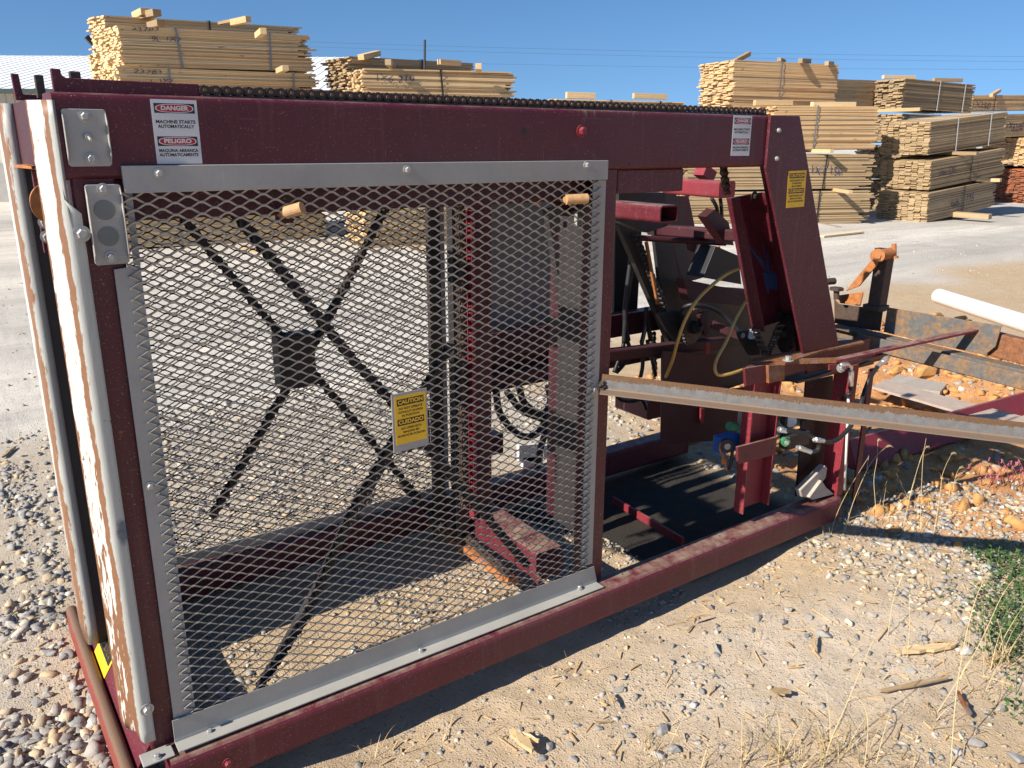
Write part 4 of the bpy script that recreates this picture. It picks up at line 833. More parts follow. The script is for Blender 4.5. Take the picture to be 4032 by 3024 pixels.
c_ = PY(zD(1690, 905), 0.01); gg = part(MB().cyl(c_, c_+V(0.01, 0.03, 0), 0.031, n=28), 'pressure_gauge', 'dark'); part(MB().cyl(c_+V(-0.001, -0.002, 0), c_, 0.026, n=28), 'dial', 'white_sign', gg)
sb = MB(); o_ = PY(zD(1180, 1100), 0.06); sb.box(o_.x-0.05, o_.x+0.05, 0.06, 0.12, o_.z-0.038, o_.z+0.03); vv = label(part(sb, 'solenoid_valve', 'blue_plastic', bevel=0.005), 'blue solenoid valve'); c_ = PY(zD(1130, 1108), 0.058); part(MB().cyl(c_, c_+V(-0.012, -0.014, 0), 0.028, n=24), 'coil_nut', 'black', vv); part(MB().cyl(c_+V(-0.012, -0.014, 0), c_+V(-0.014, -0.017, 0), 0.013, n=18), 'coil_nut', 'zinc', vv)
part(MB().box(o_.x+0.055, o_.x+0.09, 0.05, 0.09, o_.z-0.05, o_.z+0.12), 'valve_body', 'zinc', bevel=0.004); part(MB().cyl(PY(zD(1150, 945), 0.06), PY(zD(1215, 955), 0.06), 0.018, n=8), 'knob', 'green')
hose([PY(zD(1075, 1090), 0.06), PY(zD(1070, 1150), 0.05), PY(zD(1100, 1210), 0.05), PY(zD(1130, 1330), 0.05)], 0.004, 'rust_or', 'wire'); hose([PY(zD(1180, 1160), 0.06), PY(zD(1170, 1250), 0.06), PY(zD(1150, 1330), 0.06)], 0.007, 'black', 'wire')
plate(zD, [(1090, 1225), (1135, 1235), (1125, 1285), (1088, 1275)], 0.05, 0.006, 'tag', 'rust_or')
# cables
hose([PY(zC(1238, 1012), 0.13), PY(zC(1130, 1060), 0.10), PY(zC(1000, 1160), 0.10), PY(zC(870, 1290), 0.10), PY(zC(770, 1460), 0.12), PY(zC(705, 1640), 0.15), PY(zD(660, 370), 0.2), PY(zD(600, 520), 0.3)], 0.0065, 'cable_tan', 'cable')
hose([PY(zC(1300, 1290), 0.10), PY(zC(1200, 1470), 0.06), PY(zC(1130, 1640), 0.04), PY(zD(1050, 350), 0.03), PY(zD(1028, 440), 0.02), PY(zD(1060, 500), 0.01), PY(zD(1160, 490), 0.0), PY(zD(1270, 455), 0.0)], 0.0065, 'cable_tan', 'cable')
for pts in ([(330, 640), (300, 900), (255, 1250), (245, 1450), (275, 1640)], [(345, 640), (325, 850), (275, 1200), (250, 1400), (235, 1659)], [(430, 1350), (425, 1500), (390, 1660)], [(430, 1350), (440, 1480), (470, 1640)]):
    hose([PY(zC(*p), 0.75) for p in pts], 0.011, 'black', 'cable')
for pts in ([(245, 180), (215, 300), (150, 480)], [(255, 180), (290, 300), (240, 400), (170, 480)], [(390, 200), (400, 400), (380, 520)], [(440, 200), (490, 400), (510, 510)], [(150, 640), (200, 710), (300, 730), (390, 715), (430, 800)]):
    hose([PY(zD(*p), 0.75) for p in pts], 0.010, 'black', 'cable')
ch = MB(); roller_chain(ch, [PY(zD(490, 140), 0.8), PY(zD(505, 510), 0.8)], 0.0256, 0.022, 0.02, (1, 0, 0)); part(ch, 'roller_chain', 'grease')

# ---- inside the guarded bay: crossing lift chains, posts, tubes
def lift(pts, y, name='lift_chain'):
    P_ = [PY(p, y) for p in pts]; mb = MB(); roller_chain(mb, P_, 0.0256, 0.027, 0.020, (0.25, -1, 0)); a, b = P_[0], P_[-1]
    return part(mb, name, 'grease')
yF, yN = 0.74, 0.10
lift([(730, 870), (767, 917), (1110, 1324), (1405, 1667), (1531, 1820), (1700, 2030)], yF); lift([(1530, 800), (1485, 880), (1268, 1301), (1138, 1513), (835, 2033)], yF)
lift([(880, 780), (934, 849), (1223, 1211), (1386, 1414), (1531, 1567), (1800, 1900), (2080, 2230)], yN); lift([(1768, 1367), (1382, 2019), (1207, 2420), (1010, 2720)], yN)
for (p, q, y) in (((767, 925), (1531, 1828), yF+.03), ((1485, 888), (835, 2040), yF+.03), ((934, 857), (1531, 1575), yN+.03), ((1768, 1375), (1010, 2725), yN+.03)): part(MB().bar(PY(p, y), PY(q, y), 0.010, 0.020, (0, -1, 0.01)), 'chain_guide', 'dark')
a_ = PY((1165, 1415), yF-0.03); part(MB().box(a_.x-0.065, a_.x+0.065, yF-0.05, yF+0.02, a_.z-0.10, a_.z+0.09), 'chain_box', 'grease', bevel=0.004)
a_ = PY((1625, 1690), yN); part(MB().box(a_.x-0.05, a_.x+0.05, yN-0.02, yN+0.04, a_.z-0.06, a_.z+0.06), 'chain_box', 'grease', bevel=0.004)
# chain post, red post, lit cross tube
part(MB().box(1.075, 1.13, 0.62, 0.66, 0.10, 1.46), 'post', 'dark'); part(MB().box(1.02, 1.07, 0.70, 0.72, 0.10, 1.46), 'post', 'grease')
ch = MB(); roller_chain(ch, [(1.094, 0.60, 1.45), (1.094, 0.60, 0.25)], 0.0256, 0.024, 0.022, (0, 1, 0)); part(ch, 'roller_chain', 'chain')
part(MB().box(1.135, 1.15, 0.585, 0.64, 0.20, 1.43), 'post', 'red'); part(MB().box(1.151, 1.245, 0.62, 0.635, 0.20, 1.45), 'post', 'maroon')  # red strip: sunlit side of the maroon post, put into its colour
label(part(MB().rtube((1.225, 0.70, 0.15), (1.225, 0.20, 0.15), 0.125, 0.115, 0.012), 'cross_tube', 'maroon_dusty'), 'dusty pale red cross tube')
ru = MB().bar((1.13, 0.92, 0.06), (1.13, 0.30, 0.06), 0.05, 0.03); label(part(ru, 'cross_bar', 'rust_or'), 'rusty bar on the ground')
ch = MB(); roller_chain(ch, [PZ(m4(100, 640), 0.22), PZ(m4(300, 860), 0.20), PZ(m6(400, 190), 0.12), PZ(m6(640, 400), 0.10)], 0.0256, 0.026, 0.02, (0.9, 0.2, 0.3)); part(ch, 'roller_chain', 'rust_dk')
part(MB().bar((1.17, 0.62, 0.235), (1.165, 0.18, 0.10), 0.012, 0.03), 'bar', 'maroon')
# cabinet, rear bar and hoses behind the right half of the guard
part(MB().box(1.505, 1.90, 1.02, 1.20, 0.775, 1.50), 'cabinet', 'cabinet', bevel=0.006)
part(MB().box(1.43, 1.86, 0.96, 1.015, 0.66, 0.78), 'rear_beam', 'maroon')
part(MB().box(1.338, 1.346, 0.085, 0.32, 0.25, 1.495), 'side_plate', 'dark')  # added plate, put in to shade the tube and floor to its right
part(MB().box(1.485, 1.60, 0.50, 0.56, 0.15, 1.45), 'post', 'grimy_or_shaded'); part(MB().bar((1.36, 0.42, 1.44), (1.47, 0.42, 0.95), 0.03, 0.03, (0, -1, 0)), 'bar', 'dark')
for pts in ([(575, 180), (600, 300), (700, 400), (790, 380), (840, 250), (870, 120)], [(630, 180), (700, 270), (790, 310), (860, 330)], [(690, 160), (720, 240), (800, 290), (850, 250)], [(835, 150), (850, 300), (800, 450), (780, 560)], [(880, 140), (900, 300), (860, 450), (850, 540)]):
    hose([PY(m4(*p), 0.80) for p in pts], 0.016, 'black', 'cable')
part(MB().box(1.40, 1.47, 0.86, 0.94, 0.33, 0.42), 'valve_block', 'maroon_dusty'); 
for (x, y, w, h) in ((740, 490, 50, 40), (760, 540, 50, 30), (830, 480, 18, 30), (875, 480, 16, 50)): plate(m4, [(x-w, y-h), (x+w, y-h*1.2), (x+w, y+h), (x-w, y+h)], 1.05, 0.02, 'white_box', 'pvc')
# dowels sticking out of the guide rail
dw = MB().cyl(PY(m1(1385, 304), -0.018), PY(m1(1528, 262), -0.05), 0.0150, n=18).cyl(PY(m1(1340, 318), 0.10), PY(m1(1385, 304), -0.018), 0.010, n=12); part(dw, 'dowel_pin', 'pin'); plate(m1, [(1300, 110), (1490, 110), (1495, 330), (1440, 395), (1300, 400)], 0.105, 0.01, 'bracket', 'maroon')
dw = MB().cyl(PY(m2(1612, 190), -0.018), PY(m2(1797, 181), -0.04), 0.0150, n=18).cyl(PY(m2(1585, 190), 0.12), PY(m2(1612, 190), -0.018), 0.010, n=12); part(dw, 'dowel_pin', 'pin'); plate(m2, [(1430, 160), (1640, 130), (1740, 250), (1640, 310), (1500, 240)], 0.125, 0.01, 'bracket', 'maroon')
dw = MB().cyl(PY(m2(1340, 205), 0.3), PY(m2(1370, 205), 0.28), 0.014, n=14); part(dw, 'dowel_pin', 'rust_or')

# added dark plates that black out the gaps behind the leaning leg
plate(zC, [(560, 1130), (1320, 1190), (1650, 1480), (1770, 1680), (620, 1680)], 0.72, 0.015, 'dark_backing', 'grease')
plate(zD, [(575, 160), (1330, 150), (1740, 160), (1760, 560), (1330, 560), (1090, 640), (575, 640)], 0.74, 0.015, 'dark_backing', 'dark')
plate(zC, [(470, 640), (620, 640), (770, 1140), (640, 1200), (560, 1000)], 0.80, 0.012, 'side_plate', 'grimy_or_shaded')
plate(zD, [(1085, 640), (1340, 600), (1330, 1010), (1080, 1060)], 0.70, 0.012, 'lower_plate', 'grimy_or_shaded')
part(MB().rtube((1.60, 0.60, 0.80), (2.60, 0.60, 0.74), 0.06, 0.05, 0.008), 'cross_tube', 'grimy_or_shaded'); part(MB().rtube((2.35, 0.1, 1.30), (2.30, 0.84, 1.28), 0.05, 0.05, 0.008), 'cross_tube', 'grimy_or_shaded')
hose([PY(zC(650, 1500), 0.6), PY(zC(760, 1350), 0.5), PY(zC(900, 1330), 0.45), PY(zC(1080, 1400), 0.45), PY(zC(1240, 1560), 0.4)], 0.009, 'black'); hose([PY(zC(1000, 400), 0.4), PY(zC(1040, 470), 0.4), PY(zC(1060, 560), 0.45)], 0.008, 'black'); hose([PY(zC(1075, 400), 0.4), PY(zC(1085, 480), 0.4), PY(zC(1090, 560), 0.45)], 0.008, 'black')
# ------------------------------------------------------------------ lumber bundles
def frame_of(A, B):
    x = (B-A).normalized(); y = Vector((0, 0, 1)).cross(x).normalized(); z = x.cross(y).normalized()
    return Matrix(((x.x, y.x, z.x, A.x), (x.y, y.y, z.y, A.y), (x.z, y.z, z.z, A.z), (0, 0, 0, 1)))
def bundle(lab, pa, depth, ptop, pb, Ln, Wd, mat, strap=(0.3, 0.78), scol='black', jag=0.10, jagl=0.03, bh=0.0255, bw=0.15, marks=(), far=True, group='strapped lumber bundles stacked in the yard', seed=0, slope=0.0):
    g = random.Random(seed*77+5); A = PD(pa, depth); H = PD(ptop, depth).z-A.z; B = at_len(pb, A, Ln, far); m = frame_of(A, B)
    t = bpy.data.objects.new('lumber_bundle', None); C.objects.link(t); t.matrix_world = m; t.location = m.to_translation(); t.rotation_euler = m.to_euler(); tag(t, lab, 'lumber bundle', group)
    mb = MB(); nz_ = max(2, round(H/bh)); hh = H/nz_; ny = max(2, round(Wd/bw)); ww = Wd/ny
    for i in range(nz_):
        sh = g.uniform(-0.012, 0.012); tone = g.random()
        for j in range(ny):
            edge = (j == 0)
            xa = g.gauss(0, jagl)+0.0; xb = Ln+(g.uniform(-jag, jag*0.35) if g.random() < 0.6 else g.uniform(-0.02, 0.02))
            y0 = j*ww+sh+(g.uniform(-0.012, 0.014)); y1 = y0+ww*g.uniform(0.90, 0.985); z0 = i*hh+g.uniform(0, hh*0.06); z1 = z0+hh*g.uniform(0.84, 0.96)
            dz = g.uniform(-0.004, 0.004); dy = g.uniform(-0.010, 0.010)
            r = min(1, max(0, 0.5*tone+0.5*g.random()))
            mb.hexa([(xa, y0, z0-dz), (xb, y0+dy, z0+dz), (xb, y1+dy, z0+dz), (xa, y1, z0-dz), (xa, y0, z1-dz), (xb, y0+dy, z1+dz), (xb, y1+dy, z1+dz), (xa, y1, z1-dz)], r)
    me = mb.build('boards', mat, None); me.parent = t
    for f in strap:
        sb = MB(); x = Ln*f; sk = g.uniform(-0.04, 0.04); w = 0.016
        sb.add([(x-w, -0.030, -0.01), (x+w, -0.030, -0.01), (x+sk+w, -0.030, H+0.012), (x+sk-w, -0.030, H+0.012), (x+sk-w, Wd+0.01, H+0.012), (x+sk+w, Wd+0.01, H+0.012)], [(0, 1, 2, 3), (3, 2, 5, 4)])
        so = sb.build('strap', {'black': 'black', 'gray': 'strap_gray', 'white': 'pvc'}[scol], None); so.parent = t; sm = so.modifiers.new('solid', 'SOLIDIFY'); sm.thickness = 0.003
    for body, fx, fz, sz, w in marks:
        o = m @ Vector((fx*Ln, -0.034, fz*H)); xr = m.to_3x3() @ Vector((1, 0, 0)); xu = m.to_3x3() @ Vector((0, 0, 1))
        text_mesh([(body, 0, 0, sz*H, w)], M['blue_mark'], t, o, xr, xu, depth=0.0, bold=-0.004, name='painted_mark', wob=g)
    return t, m, Ln, Wd, H
M['strap_gray'] = plain('steel_strap', (0.22, 0.23, 0.25), 0.4, 0.4)
s = NT('sprayed_blue_mark'); s.color((0.018, 0.035, 0.11)); s.rough(0.8); nn = s.noise(60, 4, 0.7); tr = s.n('BsdfTransparent'); mxs = s.n('MixShader'); s.l(s.rng(nn, 0.32, 0.44, 0.5, 1.0), mxs.inputs[0]); s.l(tr.outputs[0], mxs.inputs[1]); s.l(s.b.outputs[0], mxs.inputs[2]); s.l(mxs.outputs[0], s.out.inputs['Surface']); M['blue_mark'] = s.m
BL = {}
d1, d2 = 12.9, 14.05
BL['LF1'] = bundle('golden board bundle marked 23783 9L 1X7 in the left stack', q00(800, 432), d1, q00(800, 172), q00(2030, 462), 3.3, 1.05, 'pine', (0.28, 0.75), 'gray', jag=0.36, marks=[('23783', .125, .93, .13, .42), ('9L  1X7', .215, .70, .16, .46)], seed=1, jagl=0.022)
BL['LF2'] = bundle('golden board bundle marked 23783 1 1X7 under the 9L bundle', q00(800, 690), d1, q00(800, 438), q00(2060, 700), 3.35, 1.05, 'pine', (0.22, 0.86), 'gray', jag=0.34, marks=[('23783', .13, .89, .14, .42), ('1  1X7', .185, .66, .15, .36)], seed=2, jagl=0.022)
BL['LF3'] = bundle('golden board bundle second from the ground in the left stack', (486, 700), d1, q00(800, 715), (1270, 690), 3.3, 1.05, 'pine', (0.25, 0.8), 'gray', jag=0.15, seed=3)
BL['LF4'] = bundle('golden board bundle at the foot of the left stack seen through the mesh', (500, 975), d1, (500, 728), (1285, 950), 3.35, 1.05, 'pine', (0.25, 0.8), 'gray', jag=0.15, seed=4)
BL['LR1'] = bundle('topmost golden bundle at the back of the left stack', q00(712, 330), d2, q00(715, 108), q00(1950, 370), 3.75, 0.75, 'pine', (0.49,), 'black', jag=0.36, seed=5, jagl=0.03)
BL['LR2'] = bundle('golden bundle in the second tier at the back of the left stack', q00(716, 580), d2, q00(718, 338), q00(1960, 600), 3.75, 0.75, 'pine', (0.4,), 'black', jag=0.2, seed=6, jagl=0.03)
BL['LR3'] = bundle('golden bundle low at the back of the left stack', (440, 660), d2, (440, 365), (1240, 670), 3.3, 1.1, 'pine', (0.4,), 'black', seed=7)
BL['S1'] = bundle('short yellow bundle marked 1X6 210 behind the top chain', q10(140, 612), 13.3, q10(142, 445), q10(1120, 628), 2.65, 1.05, 'pine2', (0.51,), 'black', jag=0.18, marks=[('1X6 210', .2, .62, .36, .62)], seed=8, jagl=0.03)
BL['S2'] = bundle('yellow bundle in the middle tier below the 1X6 210 bundle', (1425, 615), 13.3, (1428, 382), (2010, 640), 2.65, 1.05, 'pine2', (0.4,), 'black', seed=9)
BL['S3'] = bundle('yellow bundle on the ground seen through the mesh below the 1X6 210 stack', (1440, 975), 13.3, (1430, 640), (2010, 960), 2.65, 1.05, 'pine2', (0.4,), 'black', seed=10)
BL['S4'] = bundle('brown sloping bundle behind the 1X6 210 bundle', q10(60, 620), 14.6, q10(62, 372), q10(860, 640), 2.6, 1.0, 'weathered', (0.55,), 'black', seed=11, jagl=0.05)
BL['T1'] = bundle('flat yellow bundle just showing over the middle of the chain', q10(1370, 740), 19.0, q10(1372, 640), q10(2215, 760), 3.3, 1.1, 'pine2', (0.42, 0.8), 'black', jag=0.25, seed=12)
BL['M1'] = bundle('bright orange brown bundle topmost in the stack beside the leaning leg', q20(312, 692), 18.2, q20(322, 395), q20(985, 706), 2.95, 1.25, 'orange_wood', (0.44,), 'gray', jag=0.05, jagl=0.035, bw=0.19, seed=13)
BL['M2'] = bundle('brown orange bundle second from the top beside the leaning leg', q20(585, 975), 17.7, q20(588, 690), q20(1245, 968), 2.5, 1.15, 'orange_wood', (0.38,), 'gray', jag=0.06, jagl=0.05, seed=14)
BL['M3'] = bundle('bundle marked 1X7 150 beside the caution sign on the leaning leg', q20(20, 1228), 17.6, q20(20, 1005), q20(1215, 1220), 4.1, 1.1, 'pine3', (0.735,), 'black', jag=0.3, marks=[('1X7', .70, .55, .33, .30), ('150', .795, .50, .33, .26)], seed=15)
BL['M4'] = bundle('bundle on ground blocks behind the leaning leg', q20(20, 1462), 17.6, q20(20, 1248), q20(1200, 1442), 4.1, 1.1, 'pine3', (0.71,), 'black', jag=0.3, seed=16)
BL['N0'] = bundle('pale bundle end between the bright orange bundle and the gray bundle', q20(975, 690), 20.5, q20(985, 515), q20(1310, 690), 2.6, 1.1, 'pine', (), 'black', jagl=0.12, seed=17)
BL['N1'] = bundle('gray ended bundle with two white straps high in the stack right of the orange one', q20(1415, 702), 21.0, q20(1420, 512), q20(1868, 730), 3.05, 1.35, 'weathered', (0.48, 0.85), 'white', seed=18, jagl=0.03)
BL['N2'] = bundle('bundle below the gray ended bundle with white straps', q20(1400, 925), 21.0, q20(1402, 738), q20(1868, 930), 3.05, 1.4, 'weathered', (0.5,), 'black', seed=19, jagl=0.03)
BL['N3'] = bundle('shaded bundle third from the top behind the right front stack', q20(1395, 1165), 21.0, q20(1400, 940), q20(1868, 1150), 3.05, 1.4, 'weathered', (0.5,), 'black', seed=20)
BL['N4'] = bundle('shaded bundle on the ground behind the right front stack', q20(1390, 1390), 21.0, q20(1395, 1180), q20(1868, 1350), 3.05, 1.4, 'weathered', (0.5,), 'black', seed=21)
BL['R1'] = bundle('top bundle of the right front stack with two white straps', q20(1590, 1005), 18.3, q20(1595, 790), q20(2085, 925), 3.1, 1.2, 'pine3', (0.33, 0.76), 'white', jag=0.08, seed=22, jagl=0.018)
BL['R2'] = bundle('middle bundle of the right front stack marked 1x6 175', q20(1595, 1232), 18.3, q20(1600, 1045), q20(2075, 1132), 3.1, 1.2, 'pine3', (0.52,), 'black', jag=0.14, marks=[('1x6 175', .2, .52, .36, .62)], seed=23, jagl=0.018)
BL['R3'] = bundle('bottom bundle of the right front stack marked 1x6 175 on the ground', q20(1575, 1442), 18.3, q20(1578, 1250), q20(2015, 1335), 3.1, 1.2, 'pine3', (0.5,), 'black', jag=0.2, marks=[('1x6', .36, .48, .38, .34), ('175', .58, .55, .38, .34)], seed=24, jagl=0.018)
BL['P1'] = bundle('far yellow bundle marked 1X250 at the right edge', q20(1870, 722), 25, q20(1872, 618), q20(2290, 715), 3.4, 1.1, 'pine2', (0.32,), 'black', marks=[('1X250', .12, .35, .5, .9)], seed=25)
BL['P2'] = bundle('far bundle marked 1X6200 at the right edge', q20(2075, 888), 24, q20(2078, 742), q20(2420, 872), 3.0, 1.1, 'pine2', (0.4,), 'black', marks=[('1X6200', .17, .4, .5, .9)], seed=26)
BL['P3'] = bundle('brown ended bundle under the 1X6200 bundle at the right edge', q20(2330, 1080), 24, q20(2330, 893), q20(2700, 1050), 3.0, 1.9, 'orange_wood', (0.4,), 'black', seed=27, jagl=0.03)
BL['P4'] = bundle('red brown bundle on the ground at the right edge', q20(2330, 1340), 24, q20(2330, 1100), q20(2700, 1290), 3.0, 2.1, 'redwood', (0.4,), 'black', seed=28, jagl=0.03)
# timber blocks on and under the bundles
def block(px, depth, ref, ang, size, mat, lab, grp, dz=0.0, roll=0.0):
    p = PD(px, depth); m = BL[ref][1]; r = m.to_3x3() @ Matrix.Rotation(math.radians(ang), 3, 'Z') @ Matrix.Rotation(math.radians(roll), 3, 'Y')
    L_, w, h = size; mb = MB(); n = 6
    mb.box(-L_/2, L_/2, -w/2, w/2, 0, h, rng.random()); o = mb.build('timber_block', mat, None, 0.004); o.matrix_world = Matrix.Translation(p+V(0, 0, dz)) @ r.to_4x4()
    return tag(o, lab, 'timber block', grp)
GB, GD = 'timber blocks on top of the bundles', 'timber blocks under the bundles'
block(q00(915, 110), 14.4, 'LR1', 80, (0.7, 0.15, 0.11), 'pine2', 'thick rough timber offcut on top of the left stack, left end', GB)
block(q00(970, 115), 14.2, 'LR1', 92, (0.6, 0.15, 0.11), 'weathered', 'dark ended timber offcut beside the pale one on the left stack', GB)
block(q00(1560, 155), 14.3, 'LR1', 88, (0.6, 0.10, 0.10), 'pine2', 'brown block on the back bundle of the left stack, right half', GB)
block(q00(1465, 152), 14.8, 'LR1', 88, (0.5, 0.08, 0.05), 'weathered', 'thin dark block just showing behind the left stack top', GB)
block(q00(1690, 236), 13.2, 'LF1', 72, (0.75, 0.10, 0.09), 'pine', 'pale wedge shaped block on the 9L bundle', GB)
block(q00(1830, 468), 13.0, 'LF1', 72, (0.75, 0.10, 0.08), 'pine2', 'dark ended block wedged between the two 23783 bundles', GB)
block(q00(1010, 178), 13.6, 'LF1', 90, (0.5, 0.12, 0.10), 'weathered', 'gray block end above the 23783 mark of the 9L bundle', GB)
block(q10(185, 375), 14.7, 'S4', 40, (0.75, 0.12, 0.09), 'pine', 'pale double plank slanting up at the left of the brown sloping bundle', GB, 0.0, -10)
block(q10(320, 435), 13.5, 'S1', 70, (0.75, 0.10, 0.09), 'weathered', 'gray ended block on the 1X6 210 bundle left of the pole', GB)
block(q10(700, 422), 14.4, 'S4', 5, (0.45, 0.10, 0.085), 'pine', 'bright pale block right of the thin black pole', GB)
block(q10(890, 458), 13.5, 'S1', 70, (0.6, 0.10, 0.09), 'pine2', 'block near the right end of the 1X6 210 bundle', GB)
block(q10(1550, 640), 19.3, 'T1', 2, (0.72, 0.12, 0.14), 'pine2', 'left of the two blocks on the flat bundle over the chain', GB)
block(q10(1998, 642), 19.3, 'T1', 2, (0.85, 0.12, 0.12), 'pine2', 'right of the two blocks on the flat bundle over the chain', GB)
block(q20(385, 388), 18.6, 'M1', 35, (1.0, 0.09, 0.10), 'weathered', 'dark timber tilted up on the bright orange bundle', GB, 0.0, -14)
block(q20(640, 405), 18.9, 'M1', 40, (0.6, 0.09, 0.08), 'weathered', 'small dark block behind the strap of the bright orange bundle', GB)
block(q20(790, 410), 18.8, 'M1', 38, (1.0, 0.10, 0.10), 'weathered', 'dark timber lying across the middle of the bright orange bundle', GB, 0.0, -4)
block(q20(950, 425), 18.8, 'M1', 38, (0.7, 0.09, 0.09), 'weathered', 'dark timber at the right end of the bright orange bundle', GB, 0.0, -4)
block(q20(585, 684), 17.9, 'M2', 0, (0.9, 0.12, 0.11), 'pine2', 'gray timber lying along the left of the second orange bundle', GB)
block(q20(975, 692), 17.9, 'M2', 0, (1.05, 0.12, 0.10), 'pine', 'pale timber lying along the right of the second orange bundle', GB)
block(q20(1400, 512), 21.5, 'M2', 2, (0.98, 0.10, 0.09), 'pine2', 'pale timber on the gray ended bundle', GB)
block(q20(1715, 530), 22.2, 'M2', 4, (0.95, 0.10, 0.09), 'weathered', 'brown timber on the right of the gray ended bundle', GB)
block(q20(2025, 612), 25.2, 'P1', 20, (1.0, 0.10, 0.09), 'pine', 'pale timber tilted up on the 1X250 bundle', GB, 0.0, -9)
block(q20(1390, 725), 20.9, 'N1', 90, (1.3, 0.09, 0.085), 'pine2', 'block under the gray ended bundle', GD)
block(q20(1755, 1002), 18.8, 'R1', 90, (1.1, 0.09, 0.07), 'weathered', 'block under the top bundle of the right front stack', GD)
block(q20(1905, 1172), 19.3, 'R2', 90, (1.1, 0.09, 0.07), 'pine2', 'block under the middle bundle of the right front stack', GD)
block(q20(1815, 1408), 18.8, 'R3', 90, (1.2, 0.16, 0.11), 'weathered', 'pale block on the ground under the right front stack', GD)
block(q20(1010, 1245), 17.7, 'M3', 90, (1.1, 0.09, 0.07), 'pine2', 'block under the 1X7 150 bundle', GD)
block(q20(928, 1492), 17.6, 'M4', 90, (1.1, 0.16, 0.13), 'gray_wood', 'gray block on the ground under the stack behind the leaning leg', GD)
block(q20(885, 1492), 18.2, 'M4', 90, (0.9, 0.14, 0.13), 'gray_wood', 'shaded gray block left of the other under the stack behind the leaning leg', GD)
block(q20(870, 988), 17.8, 'M2', 90, (1.1, 0.09, 0.07), 'pine2', 'block under the second orange bundle', GD)
block((1000, 985), 12.9, 'LF4', 90, (1.0, 0.12, 0.10), 'weathered', 'block on the ground under the left stack seen through the mesh', GD, -0.08)
block((1640, 975), 13.3, 'S3', 90, (1.0, 0.12, 0.10), 'weathered', 'block on the ground under the 1X6 210 stack seen through the mesh', GD, -0.08)
bo = MB(); a_, b_ = PZ(q20(895, 1532), 0.02), PZ(q20(1155, 1502), 0.03); bo.bar(a_, b_, 0.14, 0.03); tag(bo.build('loose_board', 'pine', None, 0.002), 'loose pale board lying on the road in front of the stack', 'board')
# thin pole standing behind the 1X6 210 bundle
pl_ = MB(); a_, b_ = PD(q10(505, 470), 14.0), PD(q10(541, 258), 14.0); pl_.cyl(V(a_.x, a_.y, 0.0)+(a_-b_)*0, b_, 0.02, n=10); tag(pl_.build('pole', 'dark'), 'thin black leaning pole behind the 1X6 210 bundle', 'pole')

# ------------------------------------------------------------------ shed on the left
ex = Vector(R[0]); ex.z = 0; ex.normalize(); ey = Vector((0, 0, 1)).cross(ex)
eL = PD(q00(0, 588), 22.0); eR = PD(q00(2232, 588), 22.0); ze = eL.z; rL = PD(q00(0, 372), 28.0); rR = PD(q00(1995, 420), 28.0)
O = V(eL.x, eL.y, 0); Wl = (eR-eL).length
shed = thing('shed', O, 'long pale metal shed with a white ribbed roof and concrete base wall', 'shed')
def sl_(a, b, z): return O+ex*a+ey*b+V(0, 0, z)
a0, a1 = -16.0, (eR-eL).dot(ex); bd = (rL-eL).dot(ey); zr = rL.z
rb = MB(); rb.prism([sl_(a0, -0.35, ze-0.02), sl_(a1, -0.35, ze-0.02), sl_(a1, bd, zr), sl_(a0, bd, zr)], (0, 0, 0.06)); rb.prism([sl_(a0, bd, zr), sl_(a1, bd, zr), sl_(a1, 2*bd+0.35, ze), sl_(a0, 2*bd+0.35, ze)], (0, 0, 0.06))
a = a0
while a < a1: rb.bar(sl_(a, -0.36, ze+0.042), sl_(a, bd, zr+0.062), 0.045, 0.022); a += 0.30
M['roof'] = plain('white_ribbed_metal', (0.80, 0.80, 0.79), 0.5, 0.0, 0.05, 2, 0.0); M['siding'] = plain('beige_siding', (0.50, 0.46, 0.38), 0.5, 0, 0.06, 2, 0); M['concrete'] = plain('concrete', (0.30, 0.285, 0.265), 0.85, 0, 0.12, 3, 0.2); M['gutter'] = plain('green_trim', (0.03, 0.05, 0.045), 0.4)
rb.build('roof', 'roof', shed); g_t = MB(); g_t.bar(sl_(a0, -0.40, ze-0.03), sl_(a1, -0.40, ze-0.03), 0.10, 0.12); g_t.build('gutter', 'gutter', shed)
wl = MB(); zc = 1.05
for b_, in ((0.0,),): wl.box(0, 1, 0, 1, 0, 0.001)
wl = MB(); wl.hexa([sl_(a0, 0, zc), sl_(a1-0.1, 0, zc), sl_(a1-0.1, 0.15, zc), sl_(a0, 0.15, zc), sl_(a0, 0, ze-0.02), sl_(a1-0.1, 0, ze-0.02), sl_(a1-0.1, 0.15, ze-0.02), sl_(a0, 0.15, ze-0.02)])
a = a0
while a < a1-0.1: wl.bar(sl_(a, -0.01, zc), sl_(a, -0.01, ze-0.06), 0.03, 0.03, ex); a += 0.23
gb = [sl_(a1-0.12, 0.15, zc), sl_(a1-0.12, 2*bd, zc), sl_(a1-0.12, 2*bd, ze-0.03), sl_(a1-0.12, bd, zr-0.02), sl_(a1-0.12, 0.15, ze-0.03)]; wl.prism(gb, -ex*0.1); wl.build('wall', 'siding', shed)
cw = MB(); cw.hexa([sl_(a0, -0.05, -0.2), sl_(a1-0.1, -0.05, -0.2), sl_(a1-0.1, 0.2, -0.2), sl_(a0, 0.2, -0.2), sl_(a0, -0.05, zc), sl_(a1-0.1, -0.05, zc), sl_(a1-0.1, 0.2, zc), sl_(a0, 0.2, zc)]); cw.build('base_wall', 'concrete', shed)
